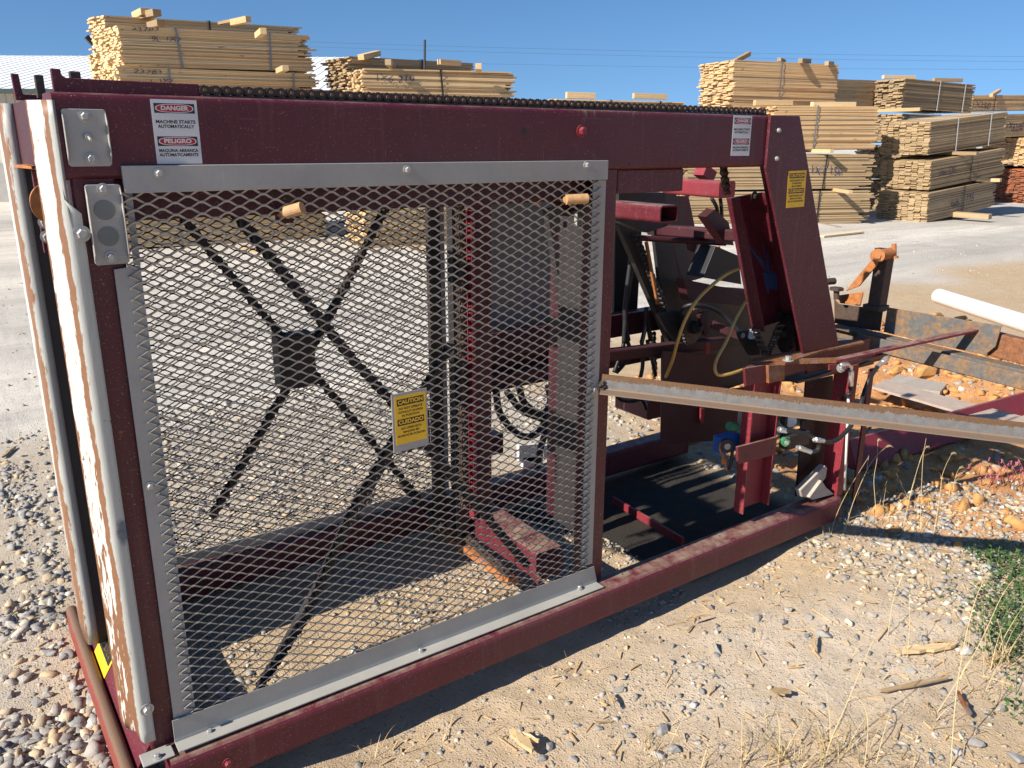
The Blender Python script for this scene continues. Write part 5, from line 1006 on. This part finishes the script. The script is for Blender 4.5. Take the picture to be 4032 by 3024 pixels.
wn = PD(q00(15, 890), 22.0); wa = (wn-O).dot(ex); wf = MB(); wf.bar(sl_(wa-0.55, -0.03, 1.75), sl_(wa+0.22, -0.03, 1.75), 0.06, 0.06, ey).bar(sl_(wa-0.55, -0.03, 2.45), sl_(wa+0.22, -0.03, 2.45), 0.06, 0.06, ey); wf.bar(sl_(wa+0.22, -0.03, 1.72), sl_(wa+0.22, -0.03, 2.48), 0.06, 0.06, ey)
wfo = wf.build('window', 'roof', shed); pn = MB(); pn.hexa([sl_(wa-0.55, -0.012, 1.78), sl_(wa+0.19, -0.012, 1.78), sl_(wa+0.19, 0, 1.78), sl_(wa-0.55, 0, 1.78), sl_(wa-0.55, -0.012, 2.42), sl_(wa+0.19, -0.012, 2.42), sl_(wa+0.19, 0, 2.42), sl_(wa-0.55, 0, 2.42)]); M['glass'] = plain('dull_window_glass', (0.12, 0.13, 0.14), 0.15, 0, 0.05, 3, 0); pn.build('pane', 'glass', wfo)
# flood light on a pole left of the stack
p0 = PD(q00(632, 420), 19.0); p1 = PD(q00(618, 300), 19.0); fl_ = thing('flood_light', (p0.x, p0.y, 0), 'white pole with a dark flood light left of the lumber stack', 'light')
MB().cyl((p0.x, p0.y, 0), p1, 0.07, n=12).build('pole', 'roof', fl_); lh = PD(q00(600, 275), 19.0); MB().bar(lh+V(-0.12, 0, 0.12), lh+V(0.10, 0, -0.14), 0.16, 0.10).build('lamp_head', 'dark', fl_); MB().bar(p1, lh, 0.03, 0.03).build('bracket', 'dark', fl_)
# overhead wires
for (pa, pb, lab) in ((q10(-1500, 225), q20(3200, 372), 'highest thin overhead wire across the sky'), (q10(-1500, 255), q20(3200, 405), 'thin overhead wire a little below the highest one'), (q10(-1500, 350), q20(3200, 448), 'lowest thin overhead wire close over the stacks')):
    A_, B_ = PD(pa, 62), PD(pb, 62); pts = []
    for i in range(25): t = i/24; p = A_.lerp(B_, t); pts.append(p-V(0, 0, 4*t*(1-t)*0.35))
    tag(MB().tube(pts, 0.006, n=5).build('overhead_wire', 'dark'), lab, 'wire', 'overhead wires')
# ------------------------------------------------------------------ outfeed works right of the machine
conv = thing('outfeed_rails', (3.0, 0.0, 0.0), 'gray and rusty steel rail assembly reaching out beyond the leaning leg', 'rail assembly')
XR = 3.0
def xp(pts, x, t, name, mat, lab=None, bevel=0.002, fn=zE):
    o = MB().prism([PX(fn(*p), x) for p in pts], (t, 0, 0)).build(name, mat, conv, bevel); return label(o, lab) if lab else o
xp([(335, 700), (380, 745), (730, 790), (815, 805), (785, 1015), (700, 1005), (340, 935)], XR+0.04, 0.008, 'side_plate', 'rust_dk', 'dark rusty side plate')
xp([(862, 778), (885, 782), (1330, 855), (1990, 962), (1930, 1165), (1825, 1250), (1250, 1125), (822, 1022)], XR+0.05, 0.006, 'side_plate', 'mill', 'long gray side plate with rust patches')
a_, b_ = PX(zE(330, 965), XR), PX(zE(2400, 1455), XR); dv = (b_-a_)
rl = MB().bar(a_+V(0.02, 0, 0), b_+V(0.02, 0, 0), 0.07, 0.016).bar(a_+V(0.03, 0, -0.03), b_+V(0.03, 0, -0.03), 0.02, 0.05).bar(a_+V(0.02, 0, -0.062), b_+V(0.02, 0, -0.062), 0.08, 0.014); label(rl.build('rail', 'mill', conv, 0.002), 'gray steel rail')
a2, b2 = PX(zE(560, 1095), XR-0.06), PX(zE(2400, 1560), XR-0.06); label(MB().bar(a2, b2, 0.012, 0.062).bar(a2+V(0.03, 0, -0.03), b2+V(0.03, 0, -0.03), 0.06, 0.008).build('rail', 'mill', conv, 0.002), 'lower gray channel')
a3, b3 = PX(zE(1900, 1130), XR+0.10), PX(zE(2400, 1260), XR+0.10); MB().bar(a3, b3, 0.05, 0.10).build('rail', 'rust', conv, 0.004)
for yv, xx in ((0.22, 3.06),): MB().box(xx, xx+0.05, yv-0.03, yv+0.03, -0.05, 0.72).build('support_leg', 'rust_dk', conv)
# upright with the orange pivoting flap
p0, p1 = PX(zE(755, 790), XR+0.05), PX(zE(835, 290), XR+0.05); up = label(MB().rtube(p0-V(0, 0, 0.01), p1, 0.062, 0.062, 0.006).build('upright', 'rust_dk', conv), 'dark rusty square upright')
MB().rtube(PX(zE(745, 800), XR+0.05), PX(zE(752, 750), XR+0.05), 0.085, 0.085, 0.006).build('collar', 'rust_dk', conv)
label(MB().prism([PX(zE(*p), XR-0.01) for p in ((725, 285), (790, 270), (745, 375), (580, 570), (450, 618), (560, 480))], (0.012, 0, 0)).build('flap', 'rust_or', conv, 0.002), 'orange rusty flap')
MB().cyl(PX(zE(765, 268), XR-0.03), PX(zE(900, 245), XR+0.07), 0.026, n=18, smooth=True).cyl(PX(zE(765, 268), XR-0.045), PX(zE(765, 268), XR-0.03), 0.031, n=20).cyl(PX(zE(767, 272), XR-0.05), PX(zE(767, 272), XR-0.044), 0.014, n=6).build('pivot', 'rust_or', conv)
MB().cyl(PX(zE(930, 295), XR+0.07), PX(zE(928, 150), XR+0.07), 0.011, n=12).cyl(PX(zE(930, 295), XR+0.07), PX(zE(930, 270), XR+0.07), 0.018, n=14).build('pin', 'rust_or', conv); MB().box(PX(zE(810, 215), XR+.05).x-.02, PX(zE(810, 215), XR+.05).x+.02, PX(zE(810, 215), XR+.05).y-.025, PX(zE(810, 215), XR+.05).y+.025, PX(zE(810, 225), XR+.05).z-.01, PX(zE(810, 205), XR+.05).z+.005).build('cap', 'black', conv)
xp([(375, 660), (615, 625), (622, 640), (590, 765), (380, 735)], XR+0.12, 0.008, 'flap', 'rust_or', 'rusty plate with an orange edge')
p0 = PX(zE(360, 700), XR+0.06); p1 = PX(zE(360, 610), XR+0.06); MB().cyl(p0, p1, 0.014, n=12).cyl(p1, p1+V(0, 0, 0.014), 0.034, n=6).build('bolt', 'rust_dk', conv); p0 = PX(zE(255, 525), XR-.15); MB().cyl(p0, p0+V(0.05, -0.01, 0), 0.016, n=8).build('bolt', 'rust_dk', conv)
# white plastic pipe
a_, b_ = PZ(zE(1372, 668), 0.50), PZ(zE(2212, 935), 0.52); dv = (b_-a_).normalized(); b_ = a_+dv*2.2
pp = MB(); n = 32; t = dv.orthogonal().normalized(); u = dv.cross(t); vs = []
for e, r in ((a_, 0.060), (b_, 0.060), (a_, 0.054), (b_, 0.054)): vs += [e+(t*math.cos(2*math.pi*i/n)+u*math.sin(2*math.pi*i/n))*r for i in range(n)]
fs = []
for i in range(n):
    j = (i+1) % n; fs += [(i, j, n+j, n+i), (2*n+j, 2*n+i, 3*n+i, 3*n+j), (j, i, 2*n+i, 2*n+j), (n+i, n+j, 3*n+j, 3*n+i)]
pp.add(vs, fs, 0.5, None, True); po = pp.build('plastic_pipe', 'pvc'); es = po.modifiers.new('es', 'EDGE_SPLIT'); tag(po, 'white plastic pipe lying on the orange clay mound', 'pipe')
# belt, plank and red floor rail
bt = MB(); Bp = [PZ(zG(*p), 0.13) for p in ((700, 178), (960, 255), (1170, 312), (1750, 485), (2300, 560), (2300, 500), (1900, 395), (1420, 272), (1150, 195), (862, 105))]
bt.prism(Bp, (0, 0, -0.015)); tag(bt.build('conveyor_belt', 'belt', None, 0.001), 'strip of tan conveyor belt lying behind the angle iron arm', 'belt strip')
pk = MB().prism([PZ(zG(*p), 0.10) for p in ((860, 125), (965, 58), (1458, 148), (1385, 232), (1050, 190))], (0, 0, -0.04)); tag(pk.build('plank', 'gray_wood', None, 0.003), 'short weathered gray plank beside the tan belt strip', 'plank')
a_, b_ = PZ(zG(560, 1040), 0.0), PZ(zG(2330, 500), 0.0); rr = MB(); rr.bar(a_+V(0, 0.055, 0.080), b_+V(0, 0.055, 0.080), 0.05, 0.17, (0, 0.42, 1)); fr = rr.build('floor_rail', 'red', None, 0.004); tag(fr, 'faded red steel rail lying on the clay behind the angle iron arm', 'rail')

# ------------------------------------------------------------------ single stones large enough to tell apart
I3v, I3f = ico(3)
def rock(px, r, tone, lab, grp='large loose stones', z=0.0, fn=None, flat=0.62, mat='stone', rt=0.0):
    p = PZ(px, z); depth = float(R[2] @ (np.array(p)-CAM)); rad = 0.85*r*k*depth/F; g = np.random.default_rng(int(px[0]*7+px[1])); v, fc_ = hull_stone(g, int(g.integers(13, 20)) if mat == 'stone' else 40); v = v*np.array([g.uniform(1.0, 1.3), 1.0, g.uniform(0.95, 1.25)])*rad*1.05
    a = g.uniform(0, 6.28); c_, s_ = math.cos(a), math.sin(a); v = np.stack([v[:, 0]*c_-v[:, 1]*s_, v[:, 0]*s_+v[:, 1]*c_, v[:, 2]], -1)
    zz = float(gh(p.x, p.y)); mb = MB(); mb.add([(x+p.x, y+p.y, w+zz+rad*0.25) for x, y, w in v], [tuple(int(q) for q in f) for f in fc_], tone); o = mb.build('stone' if mat == 'stone' else 'clay_clod', mat, None, rad*0.06, seg=1); return tag(o, lab, 'stone' if mat == 'stone' else 'clod', grp)
GS, WS, TS = 'blue gray broken stone lying on the tan dirt in front of the base rail', 'whitish broken stone lying on the dirt near the weeds', 'gray broken stone in the rubble left of the machine'
g1, g2, g3 = 'gray stones in front of the rail', 'whitish stones near the weeds', 'stones left of the machine'
for x, y, r, t in ((2060, 1560, 62, .5), (2160, 1525, 55, .3), (2080, 1395, 70, .35), (1870, 1440, 42, .35), (1670, 1390, 34, .3), (1350, 1500, 50, .35), (1445, 1405, 36, .35), (1300, 1575, 42, .35), (1160, 1375, 32, .3), (1800, 1135, 52, .3), (1755, 1050, 42, .35), (1935, 795, 22, .25), (2070, 800, 26, .25), (1900, 1190, 28, .2), (2140, 965, 36, .35), (1280, 1180, 24, .3), (940, 1305, 26, .3), (640, 1180, 24, .45), (470, 1420, 24, .5), (1480, 1480, 36, .25), (1500, 1590, 40, .35)):
    rock(q12(x, y), r, t, GS, g1)
for x, y, r, t in ((650, 720, 44, .2), (925, 790, 60, .4), (1130, 810, 38, .2), (1420, 730, 36, .25), (1790, 360, 40, .3), (130, 1160, 42, .25), (170, 1262, 26, .2), (240, 1250, 26, .3), (1870, 1505, 85, .3), (2060, 1275, 55, .35), (480, 692, 52, .35), (690, 640, 44, .4), (185, 580, 42, .3), (90, 640, 34, .3), (1920, 830, 50, .45), (1505, 310, 28, .3), (220, 880, 60, .35), (450, 765, 34, .3), (1700, 720, 40, .3), (1550, 822, 50, .3), (20, 1440, 34, .3), (2140, 1600, 70, .35), (800, 800, 34, .35), (1220, 665, 46, .42), (820, 690, 42, .3)):
    rock(q22(x, y), r, t, GS, g1)
for x, y, r, t in ((1840, 915, 72, .62), (1950, 380, 55, .55), (1480, 1025, 38, .5), (1150, 598, 36, .95), (1075, 725, 46, .93), (1780, 1555, 60, .55), (1765, 265, 38, .6), (1930, 880, 44, .6)):
    rock(q22(x, y), r, t, WS, g2)
for x, y, r, t in ((160, 30, 52, .5), (105, 405, 42, .72), (150, 455, 56, .85), (40, 210, 40, .3), (190, 330, 40, .45), (340, 925, 46, .35), (435, 1080, 50, .55), (325, 1165, 60, .5), (500, 1000, 44, .5), (240, 1225, 62, .35), (560, 1445, 50, .3), (440, 1590, 46, .3), (160, 1080, 60, .5), (70, 1180, 44, .3), (250, 900, 40, .72), (420, 945, 44, .25), (20, 1080, 40, .4), (210, 1480, 50, .45), (120, 1600, 60, .3), (330, 1500, 36, .55), (400, 860, 34, .5), (520, 1140, 36, .3), (30, 1370, 46, .5)):
    rock(q02(x, y), r, t, TS, g3)
M['clod'] = plain('orange_clay', (0.50, 0.26, 0.09), 0.95, 0, 0.2, 30, 0.7)
for fn, x, y, r, z in ((zG, 1600, 1440, 95, 0.0), (zG, 1350, 975, 55, 0.0), (zE, 1340, 830, 90, 0.3), (zE, 1560, 900, 80, 0.3), (zE, 1700, 930, 70, 0.3), (zE, 960, 1330, 70, 0.15), (zE, 1250, 1420, 110, 0.12), (zG, 1450, 80, 90, 0.05), (zG, 1000, 1320, 50, 0.0), (zG, 2050, 880, 50, 0.0)):
    rock(fn(x, y), r, 0.5, 'lump of orange clay on the clay bank right of the machine', 'orange clay lumps', z, None, 0.8, 'clod')
# ------------------------------------------------------------------ wood scraps
def scrap(a, b, w, h, mat, lab, z=0.012, grp='wood scraps'):
    w *= 0.7; h *= 0.55
    A_, B_ = PZ(a, z), PZ(b, z); d = (B_-A_).normalized(); sd = d.cross(V(0, 0, 1)); g = random.Random(int(a[0])); mb = MB(); n = 7; top = []; bot = []
    for i in range(n+1):
        t = i/n; ww = w*(0.25+0.75*math.sin(math.pi*min(1, 0.15+t*0.75)))*g.uniform(0.65, 1.1); j = (B_-A_)*g.uniform(-0.05, 0.05); q = A_.lerp(B_, t)+V(0, 0, g.uniform(-0.3, 0.3)*h); top.append(q+sd*ww*g.uniform(0.3, 0.6)+j); bot.append(q-sd*ww*g.uniform(0.3, 0.6)-j)
    mb.prism(top+bot[::-1], (0, 0, h), rnd=g.random()); o = mb.build('wood_scrap', mat); return tag(o, lab, 'wood scrap', grp)
scrap(q22(1420, 905), q22(1770, 870), 0.06, 0.02, 'pine', 'largest pale splintered wood scrap beside the white stone')
scrap(q22(850, 800), q22(850, 900), 0.018, 0.012, 'pine2', 'short wood chip lying in the sun below the gray slab stone')
scrap(q22(570, 1165), q22(700, 1170), 0.055, 0.01, 'weathered', 'square flat wood chip on the pale dirt')
scrap(q22(1270, 1165), q22(1720, 1080), 0.035, 0.012, 'weathered', 'long gray brown bark strip at lower right')
scrap(q12(1110, 1430), q12(1240, 1560), 0.05, 0.025, 'pine2', 'brown splintered stick among the gray stones at the bottom')
scrap(q12(1150, 1450), q12(1280, 1490), 0.025, 0.02, 'pine', 'pale sliver beside the brown splintered stick')
scrap(q12(1720, 1170), q12(1770, 1260), 0.015, 0.012, 'weathered', 'dark thin stick in front of the rail')
scrap(q22(1780, 1180), q22(1870, 1330), 0.02, 0.02, 'rust', 'reddish brown bark piece at the lower right')
scrap(q22(30, 690), q22(150, 665), 0.02, 0.012, 'pine2', 'flat chip in the gravel near the base rail')
scrap(q02(0, 720), q02(200, 580), 0.01, 0.008, 'weathered', 'thin gray twig left of the end sill')
scrap(q01(20, 1310), q01(100, 1240), 0.03, 0.02, 'weathered', 'dark stick on the gravel left of the machine')
for pts, lab in (([(1775, 1505), (1990, 1290), (2010, 1310), (1995, 1400), (1850, 1570), (1790, 1565)], 'gray split wood wedge on the end of the base rail'), ([(1850, 1570), (1960, 1420), (2000, 1480), (2070, 1540), (1880, 1590)], 'smaller split wood piece on the end of the base rail')):
    tag(MB().prism([PY(zD(*p), -0.03 if 'gray' in lab else -0.045) for p in pts], (0, 0.03, 0)).build('wood_scrap', 'gray_wood', None, 0.003), lab, 'wood scrap', 'wood scraps')
# tiny chips, twigs and straw nobody could count
mb = MB()
for i in range(620):
    x, y = (rng.uniform(0.0, 3.6), rng.uniform(-1.3, -0.1)) if i < 560 else ((rng.uniform(-1.2, -0.3), rng.uniform(-0.5, 2.0)) if i < 720 else (rng.uniform(-0.2, 3.5), rng.uniform(0.9, 3.5)))
    L_ = rng.uniform(0.008, 0.05)*(1 if rng.random() < 0.8 else 2); a = rng.uniform(0, 6.28); z = float(gh(x, y))+0.004; c_, s_ = math.cos(a)*L_/2, math.sin(a)*L_/2; w = rng.uniform(0.0015, 0.006)
    mb.bar((x-c_, y-s_, z), (x+c_, y+s_, z+rng.uniform(-0.003, 0.012)), w, min(w, 0.003), rnd=rng.random())
tag(mb.build('wood_litter', 'pine2'), 'small wood chips and straw littering the dirt', 'litter', kind='stuff')
# ------------------------------------------------------------------ dry grass and weeds
s = NT('dry_straw'); r = s.attr('rnd'); s.color(s.ramp(r, [(0, (0.42, 0.30, 0.13)), (0.5, (0.58, 0.44, 0.22)), (1, (0.34, 0.23, 0.11))])); s.rough(0.7); M['straw'] = s.m
s = NT('weed_leaf'); r = s.attr('rnd'); s.color(s.ramp(r, [(0, (0.035, 0.075, 0.02)), (0.6, (0.07, 0.14, 0.035)), (1, (0.13, 0.19, 0.05))])); s.rough(0.55); M['leaf'] = s.m
s = NT('foxtail_head'); s.color((0.50, 0.40, 0.24)); s.rough(0.9); M['foxtail'] = s.m
M['pink'] = plain('pink_blossom', (0.62, 0.20, 0.27), 0.7); M['red_stem'] = plain('red_stem', (0.28, 0.06, 0.05), 0.7)
def blade(mb, p, L_, az, lean, w, curl=0.6, n=5):
    r_ = rng.random(); d = V(math.cos(az), math.sin(az), 0); sd = V(-d.y, d.x, 0); pts = []; q = Vector(p); th = lean
    for i in range(n+1):
        ww = w*(1-i/n*0.85); pts += [q-sd*ww/2, q+sd*ww/2]; q = q+(d*math.sin(th)+V(0, 0, math.cos(th)))*(L_/n); th += curl*rng.uniform(0.5, 1.3)/n*2
    mb.add(pts, [(2*i, 2*i+1, 2*i+3, 2*i+2) for i in range(n)], r_)
mb = MB()
tuf = [(q22(620, 1600), 26, .2), (q22(980, 1520), 34, .24), (q22(760, 1640), 22, .2), (q22(1220, 1650), 18, .22), (q22(430, 1600), 14, .16), (q22(110, 1600), 12, .16), (q22(1720, 940), 16, .08), (q22(1980, 960), 30, .18), (q22(2080, 1000), 26, .22), (q22(1650, 1350), 18, .12), (q12(260, 1500), 14, .08), (q12(1990, 1500), 14, .12), (q12(1960, 1590), 12, .1), (zG(220, 1600), 10, .2), (zG(460, 1600), 10, .22), (zG(900, 1500), 16, .18), (zG(1300, 1400), 14, .16), (zG(1750, 1350), 14, .14), (zG(560, 1340), 10, .14), (q22(560, 1380), 8, .12), (q22(1400, 1640), 16, .15), (q22(1900, 1150), 16, .14), (q22(890, 250), 8, .1), (zG(1150, 1350), 16, .2), (q22(1620, 540), 12, .16)]
for px, n_, L_ in tuf:
    b = PZ(px, 0)
    for i in range(n_): x, y = b.x+rng.gauss(0, 0.03), b.y+rng.gauss(0, 0.03); blade(mb, (x, y, float(gh(x, y))-0.005), L_*rng.uniform(0.4, 1.2), rng.uniform(0, 6.28), rng.uniform(0.15, 1.1), rng.uniform(0.0015, 0.004), rng.uniform(0.1, 1.1))
for i in range(260):
    x, y = rng.uniform(0.2, 3.6), rng.uniform(-1.3, -0.15)
    if x+1.2*y < 0.6 and rng.random() < 0.7: continue
    blade(mb, (x, y, float(gh(x, y))), rng.uniform(0.03, 0.12), rng.uniform(0, 6.28), rng.uniform(0.5, 1.45), rng.uniform(0.0015, 0.003), 0.4)
tag(mb.build('dry_grass', 'straw'), 'dry straw coloured grass tufts on the dirt in front of the machine', 'dry grass', kind='stuff')
def stalk(fn, pts, y0=None, head=True, r=0.0014):
    base = PZ(fn(*pts[0]), 0.0); dep = float(R[2] @ (np.array(base)-CAM)); P_ = [base]+[PD(fn(*p), dep+0.02*i) for i, p in enumerate(pts[1:], 1)]; P_[0].z = float(gh(base.x, base.y))-0.01
    t = thing('grass_stalk', base, 'tall thin dry grass stalk standing in front of the red rail', 'grass stalk', 'dry grass stalks'); MB().tube(spline(P_, 5), r, n=5, taper=0.5).build('stem', 'straw', t)
    mb = MB()
    for j in range(2): q = P_[max(0, len(P_)//2-j)].lerp(P_[-1], 0.15*j); blade(mb, q, 0.10, rng.uniform(0, 6.28), rng.uniform(0.3, 0.9), 0.003, 0.9)
    mb.build('leaf', 'straw', t)
    if head:
        mb = MB(); d = (P_[-1]-P_[-2]).normalized(); q = P_[-1].copy(); dd_ = V(d.x*0.5+0.25, d.y*0.5-0.1, 0.5)
        for j in range(150):
            s_ = j/150; c_ = q+dd_*0.045*s_+V(0.012*s_*s_, 0, -0.030*s_*s_); o = V(rng.gauss(0, 1), rng.gauss(0, 1), rng.gauss(0, 1)).normalized(); w = 0.0065*math.sin(math.pi*(0.12+0.8*s_)); e = c_+o*(w+0.003); sd = o.orthogonal().normalized()*0.0005
            mb.add([c_-sd, c_+sd, e], [(0, 1, 2)])
        mb.build('seed_head', 'foxtail', t)
stalk(zG, [(230, 1655), (215, 1380), (175, 1230)], head=False); stalk(zG, [(430, 1655), (520, 1340), (660, 1010), (760, 860), (850, 780)]); stalk(zG, [(760, 1655), (745, 1350), (730, 1100), (760, 900), (768, 720)]); stalk(zG, [(1000, 1655), (1060, 1380), (1100, 1200), (1180, 930), (1225, 800), (1245, 690)], head=False)
stalk(zG, [(1190, 1655), (1195, 1300), (1215, 880), (1240, 790)]); stalk(zG, [(1320, 1655), (1380, 1250), (1400, 1080), (1440, 960), (1495, 850)]); stalk(zG, [(1500, 1300), (1520, 1150), (1550, 1030), (1575, 990)]); stalk(zG, [(770, 1480), (800, 1280), (860, 1110)], head=False); stalk(zG, [(300, 1655), (360, 1450), (480, 1200), (680, 870)], head=False)
stalk(q22, [(905, 1655), (960, 1480), (1060, 1250), (1180, 960), (1240, 820)], head=False, r=0.0018); stalk(q22, [(1740, 1655), (1770, 1200), (1830, 830), (1900, 560), (1960, 430)], r=0.0016); stalk(q22, [(1330, 800), (1360, 590), (1400, 470), (1440, 470)]); stalk(q22, [(1455, 950), (1470, 740), (1468, 500)], head=False); stalk(q22, [(1640, 1300), (1900, 900), (2060, 560), (2150, 430)], head=False); stalk(q22, [(620, 1655), (630, 1450), (610, 1290)], head=False); stalk(q22, [(380, 1655), (385, 1400), (376, 1330)], head=False); stalk(q22, [(1180, 1655), (1200, 1350), (1130, 1200), (1060, 1240)], head=False)
# weeds
mb = MB(); cen = [(q22(2060, 330), 260, .055), (q22(2150, 520), 420, .08), (q22(2180, 740), 420, .08), (q22(2060, 660), 160, .05), (q22(2200, 950), 260, .07), (q22(2110, 860), 140, .05), (q22(2190, 1300), 60, .04), (q22(2270, 400), 300, .08), (q22(2000, 290), 120, .04)]
for px, n_, sg in cen:
    b = PZ(px, 0.0)
    for i in range(n_):
        x, y = b.x+rng.gauss(0, sg*1.1), b.y+rng.gauss(0, sg); h = abs(rng.gauss(0.022, 0.024)); z = float(gh(x, y))+h; az = rng.uniform(0, 6.28); tl = rng.uniform(-0.7, 0.7); L_ = rng.uniform(0.006, 0.024); d = V(math.cos(az)*math.cos(tl), math.sin(az)*math.cos(tl), math.sin(tl)); sd = d.cross(V(0, 0, 1)).normalized(); sd = (sd+V(0, 0, rng.uniform(-.5, .5))).normalized(); c_ = V(x, y, z)
        mb.add([c_-d*L_/2, c_+sd*L_*0.32, c_+d*L_/2, c_-sd*L_*0.32], [(0, 1, 2, 3)], min(1, max(0, h*11+rng.uniform(-.25, .35))))
    for i in range(n_//7): x, y = b.x+rng.gauss(0, sg*1.2), b.y+rng.gauss(0, sg*1.1); blade(mb, (x, y, float(gh(x, y))), rng.uniform(0.05, 0.15), rng.uniform(0, 6.28), rng.uniform(0.1, 0.8), 0.0028, 0.7)
tag(mb.build('weeds', 'leaf'), 'low green leafy weeds at the right edge of the dirt', 'weeds', kind='stuff')
for (px, lab) in ((zG(1950, 1150), 'left tuft of pink flowering weed with red stems beyond the arm'), (zG(2130, 1200), 'right tuft of pink flowering weed with red stems beyond the arm')):
    b = PZ(px, 0.0); t = thing('flowering_weed', b, lab, 'weed', 'pink flowering weeds'); ms, mp_ = MB(), MB()
    for i in range(16):
        az = rng.uniform(0, 6.28); q = b+V(rng.gauss(0, .05), rng.gauss(0, .05), 0); q.z = float(gh(q.x, q.y)); e = q+V(math.cos(az)*.06, math.sin(az)*.06, rng.uniform(.05, .15)); ms.tube([q, q.lerp(e, .5)+V(0, 0, .02), e], 0.0013, n=5)
        for j in range(9): c_ = e+V(rng.gauss(0, .003), rng.gauss(0, .003), -j*0.0025); mp_.cyl(c_, c_+V(0, 0, .003), .0022, n=5)
    ms.build('stems', 'red_stem', t); mp_.build('blossom', 'pink', t)

# crumbled clay lumps over the bank
def clods(n, fx, size):
    x, y = fx(n); sz = size(len(x)); vs = []; fs = []; rs = []; o = 0; zz = gh(x, y); kk = nr.integers(0, len(KINDS), len(x)); a = nr.uniform(0, 6.28, len(x))
    for i in range(len(x)):
        b, fi = KINDS[kk[i]]; b = b*sz[i]*np.array([1, 1, 1.25]); ca, sa = math.cos(a[i]), math.sin(a[i]); vs.append(np.stack([b[:, 0]*ca-b[:, 1]*sa+x[i], b[:, 0]*sa+b[:, 1]*ca+y[i], b[:, 2]+zz[i]+sz[i]*0.15], -1)); fs.append(fi+o); o += len(b); rs.append(np.full(len(b), 0.5))
    return np.concatenate(vs), np.concatenate(fs), np.concatenate(rs)
cl_ = clods(3600, rect(2.75, 7.2, -0.75, 2.3, lambda x, y: clay_mask(x, y)*(0.3+0.7*sstep(-0.05, 0.15, fbm(x, y, 2.1, 3, 91)))), sizes(0.006, 0.075, 3.4))
tag(np_mesh('clay_rubble', *cl_, M['clod']), 'crumbled orange clay lumps on the bank right of the machine', 'clay rubble', kind='stuff')
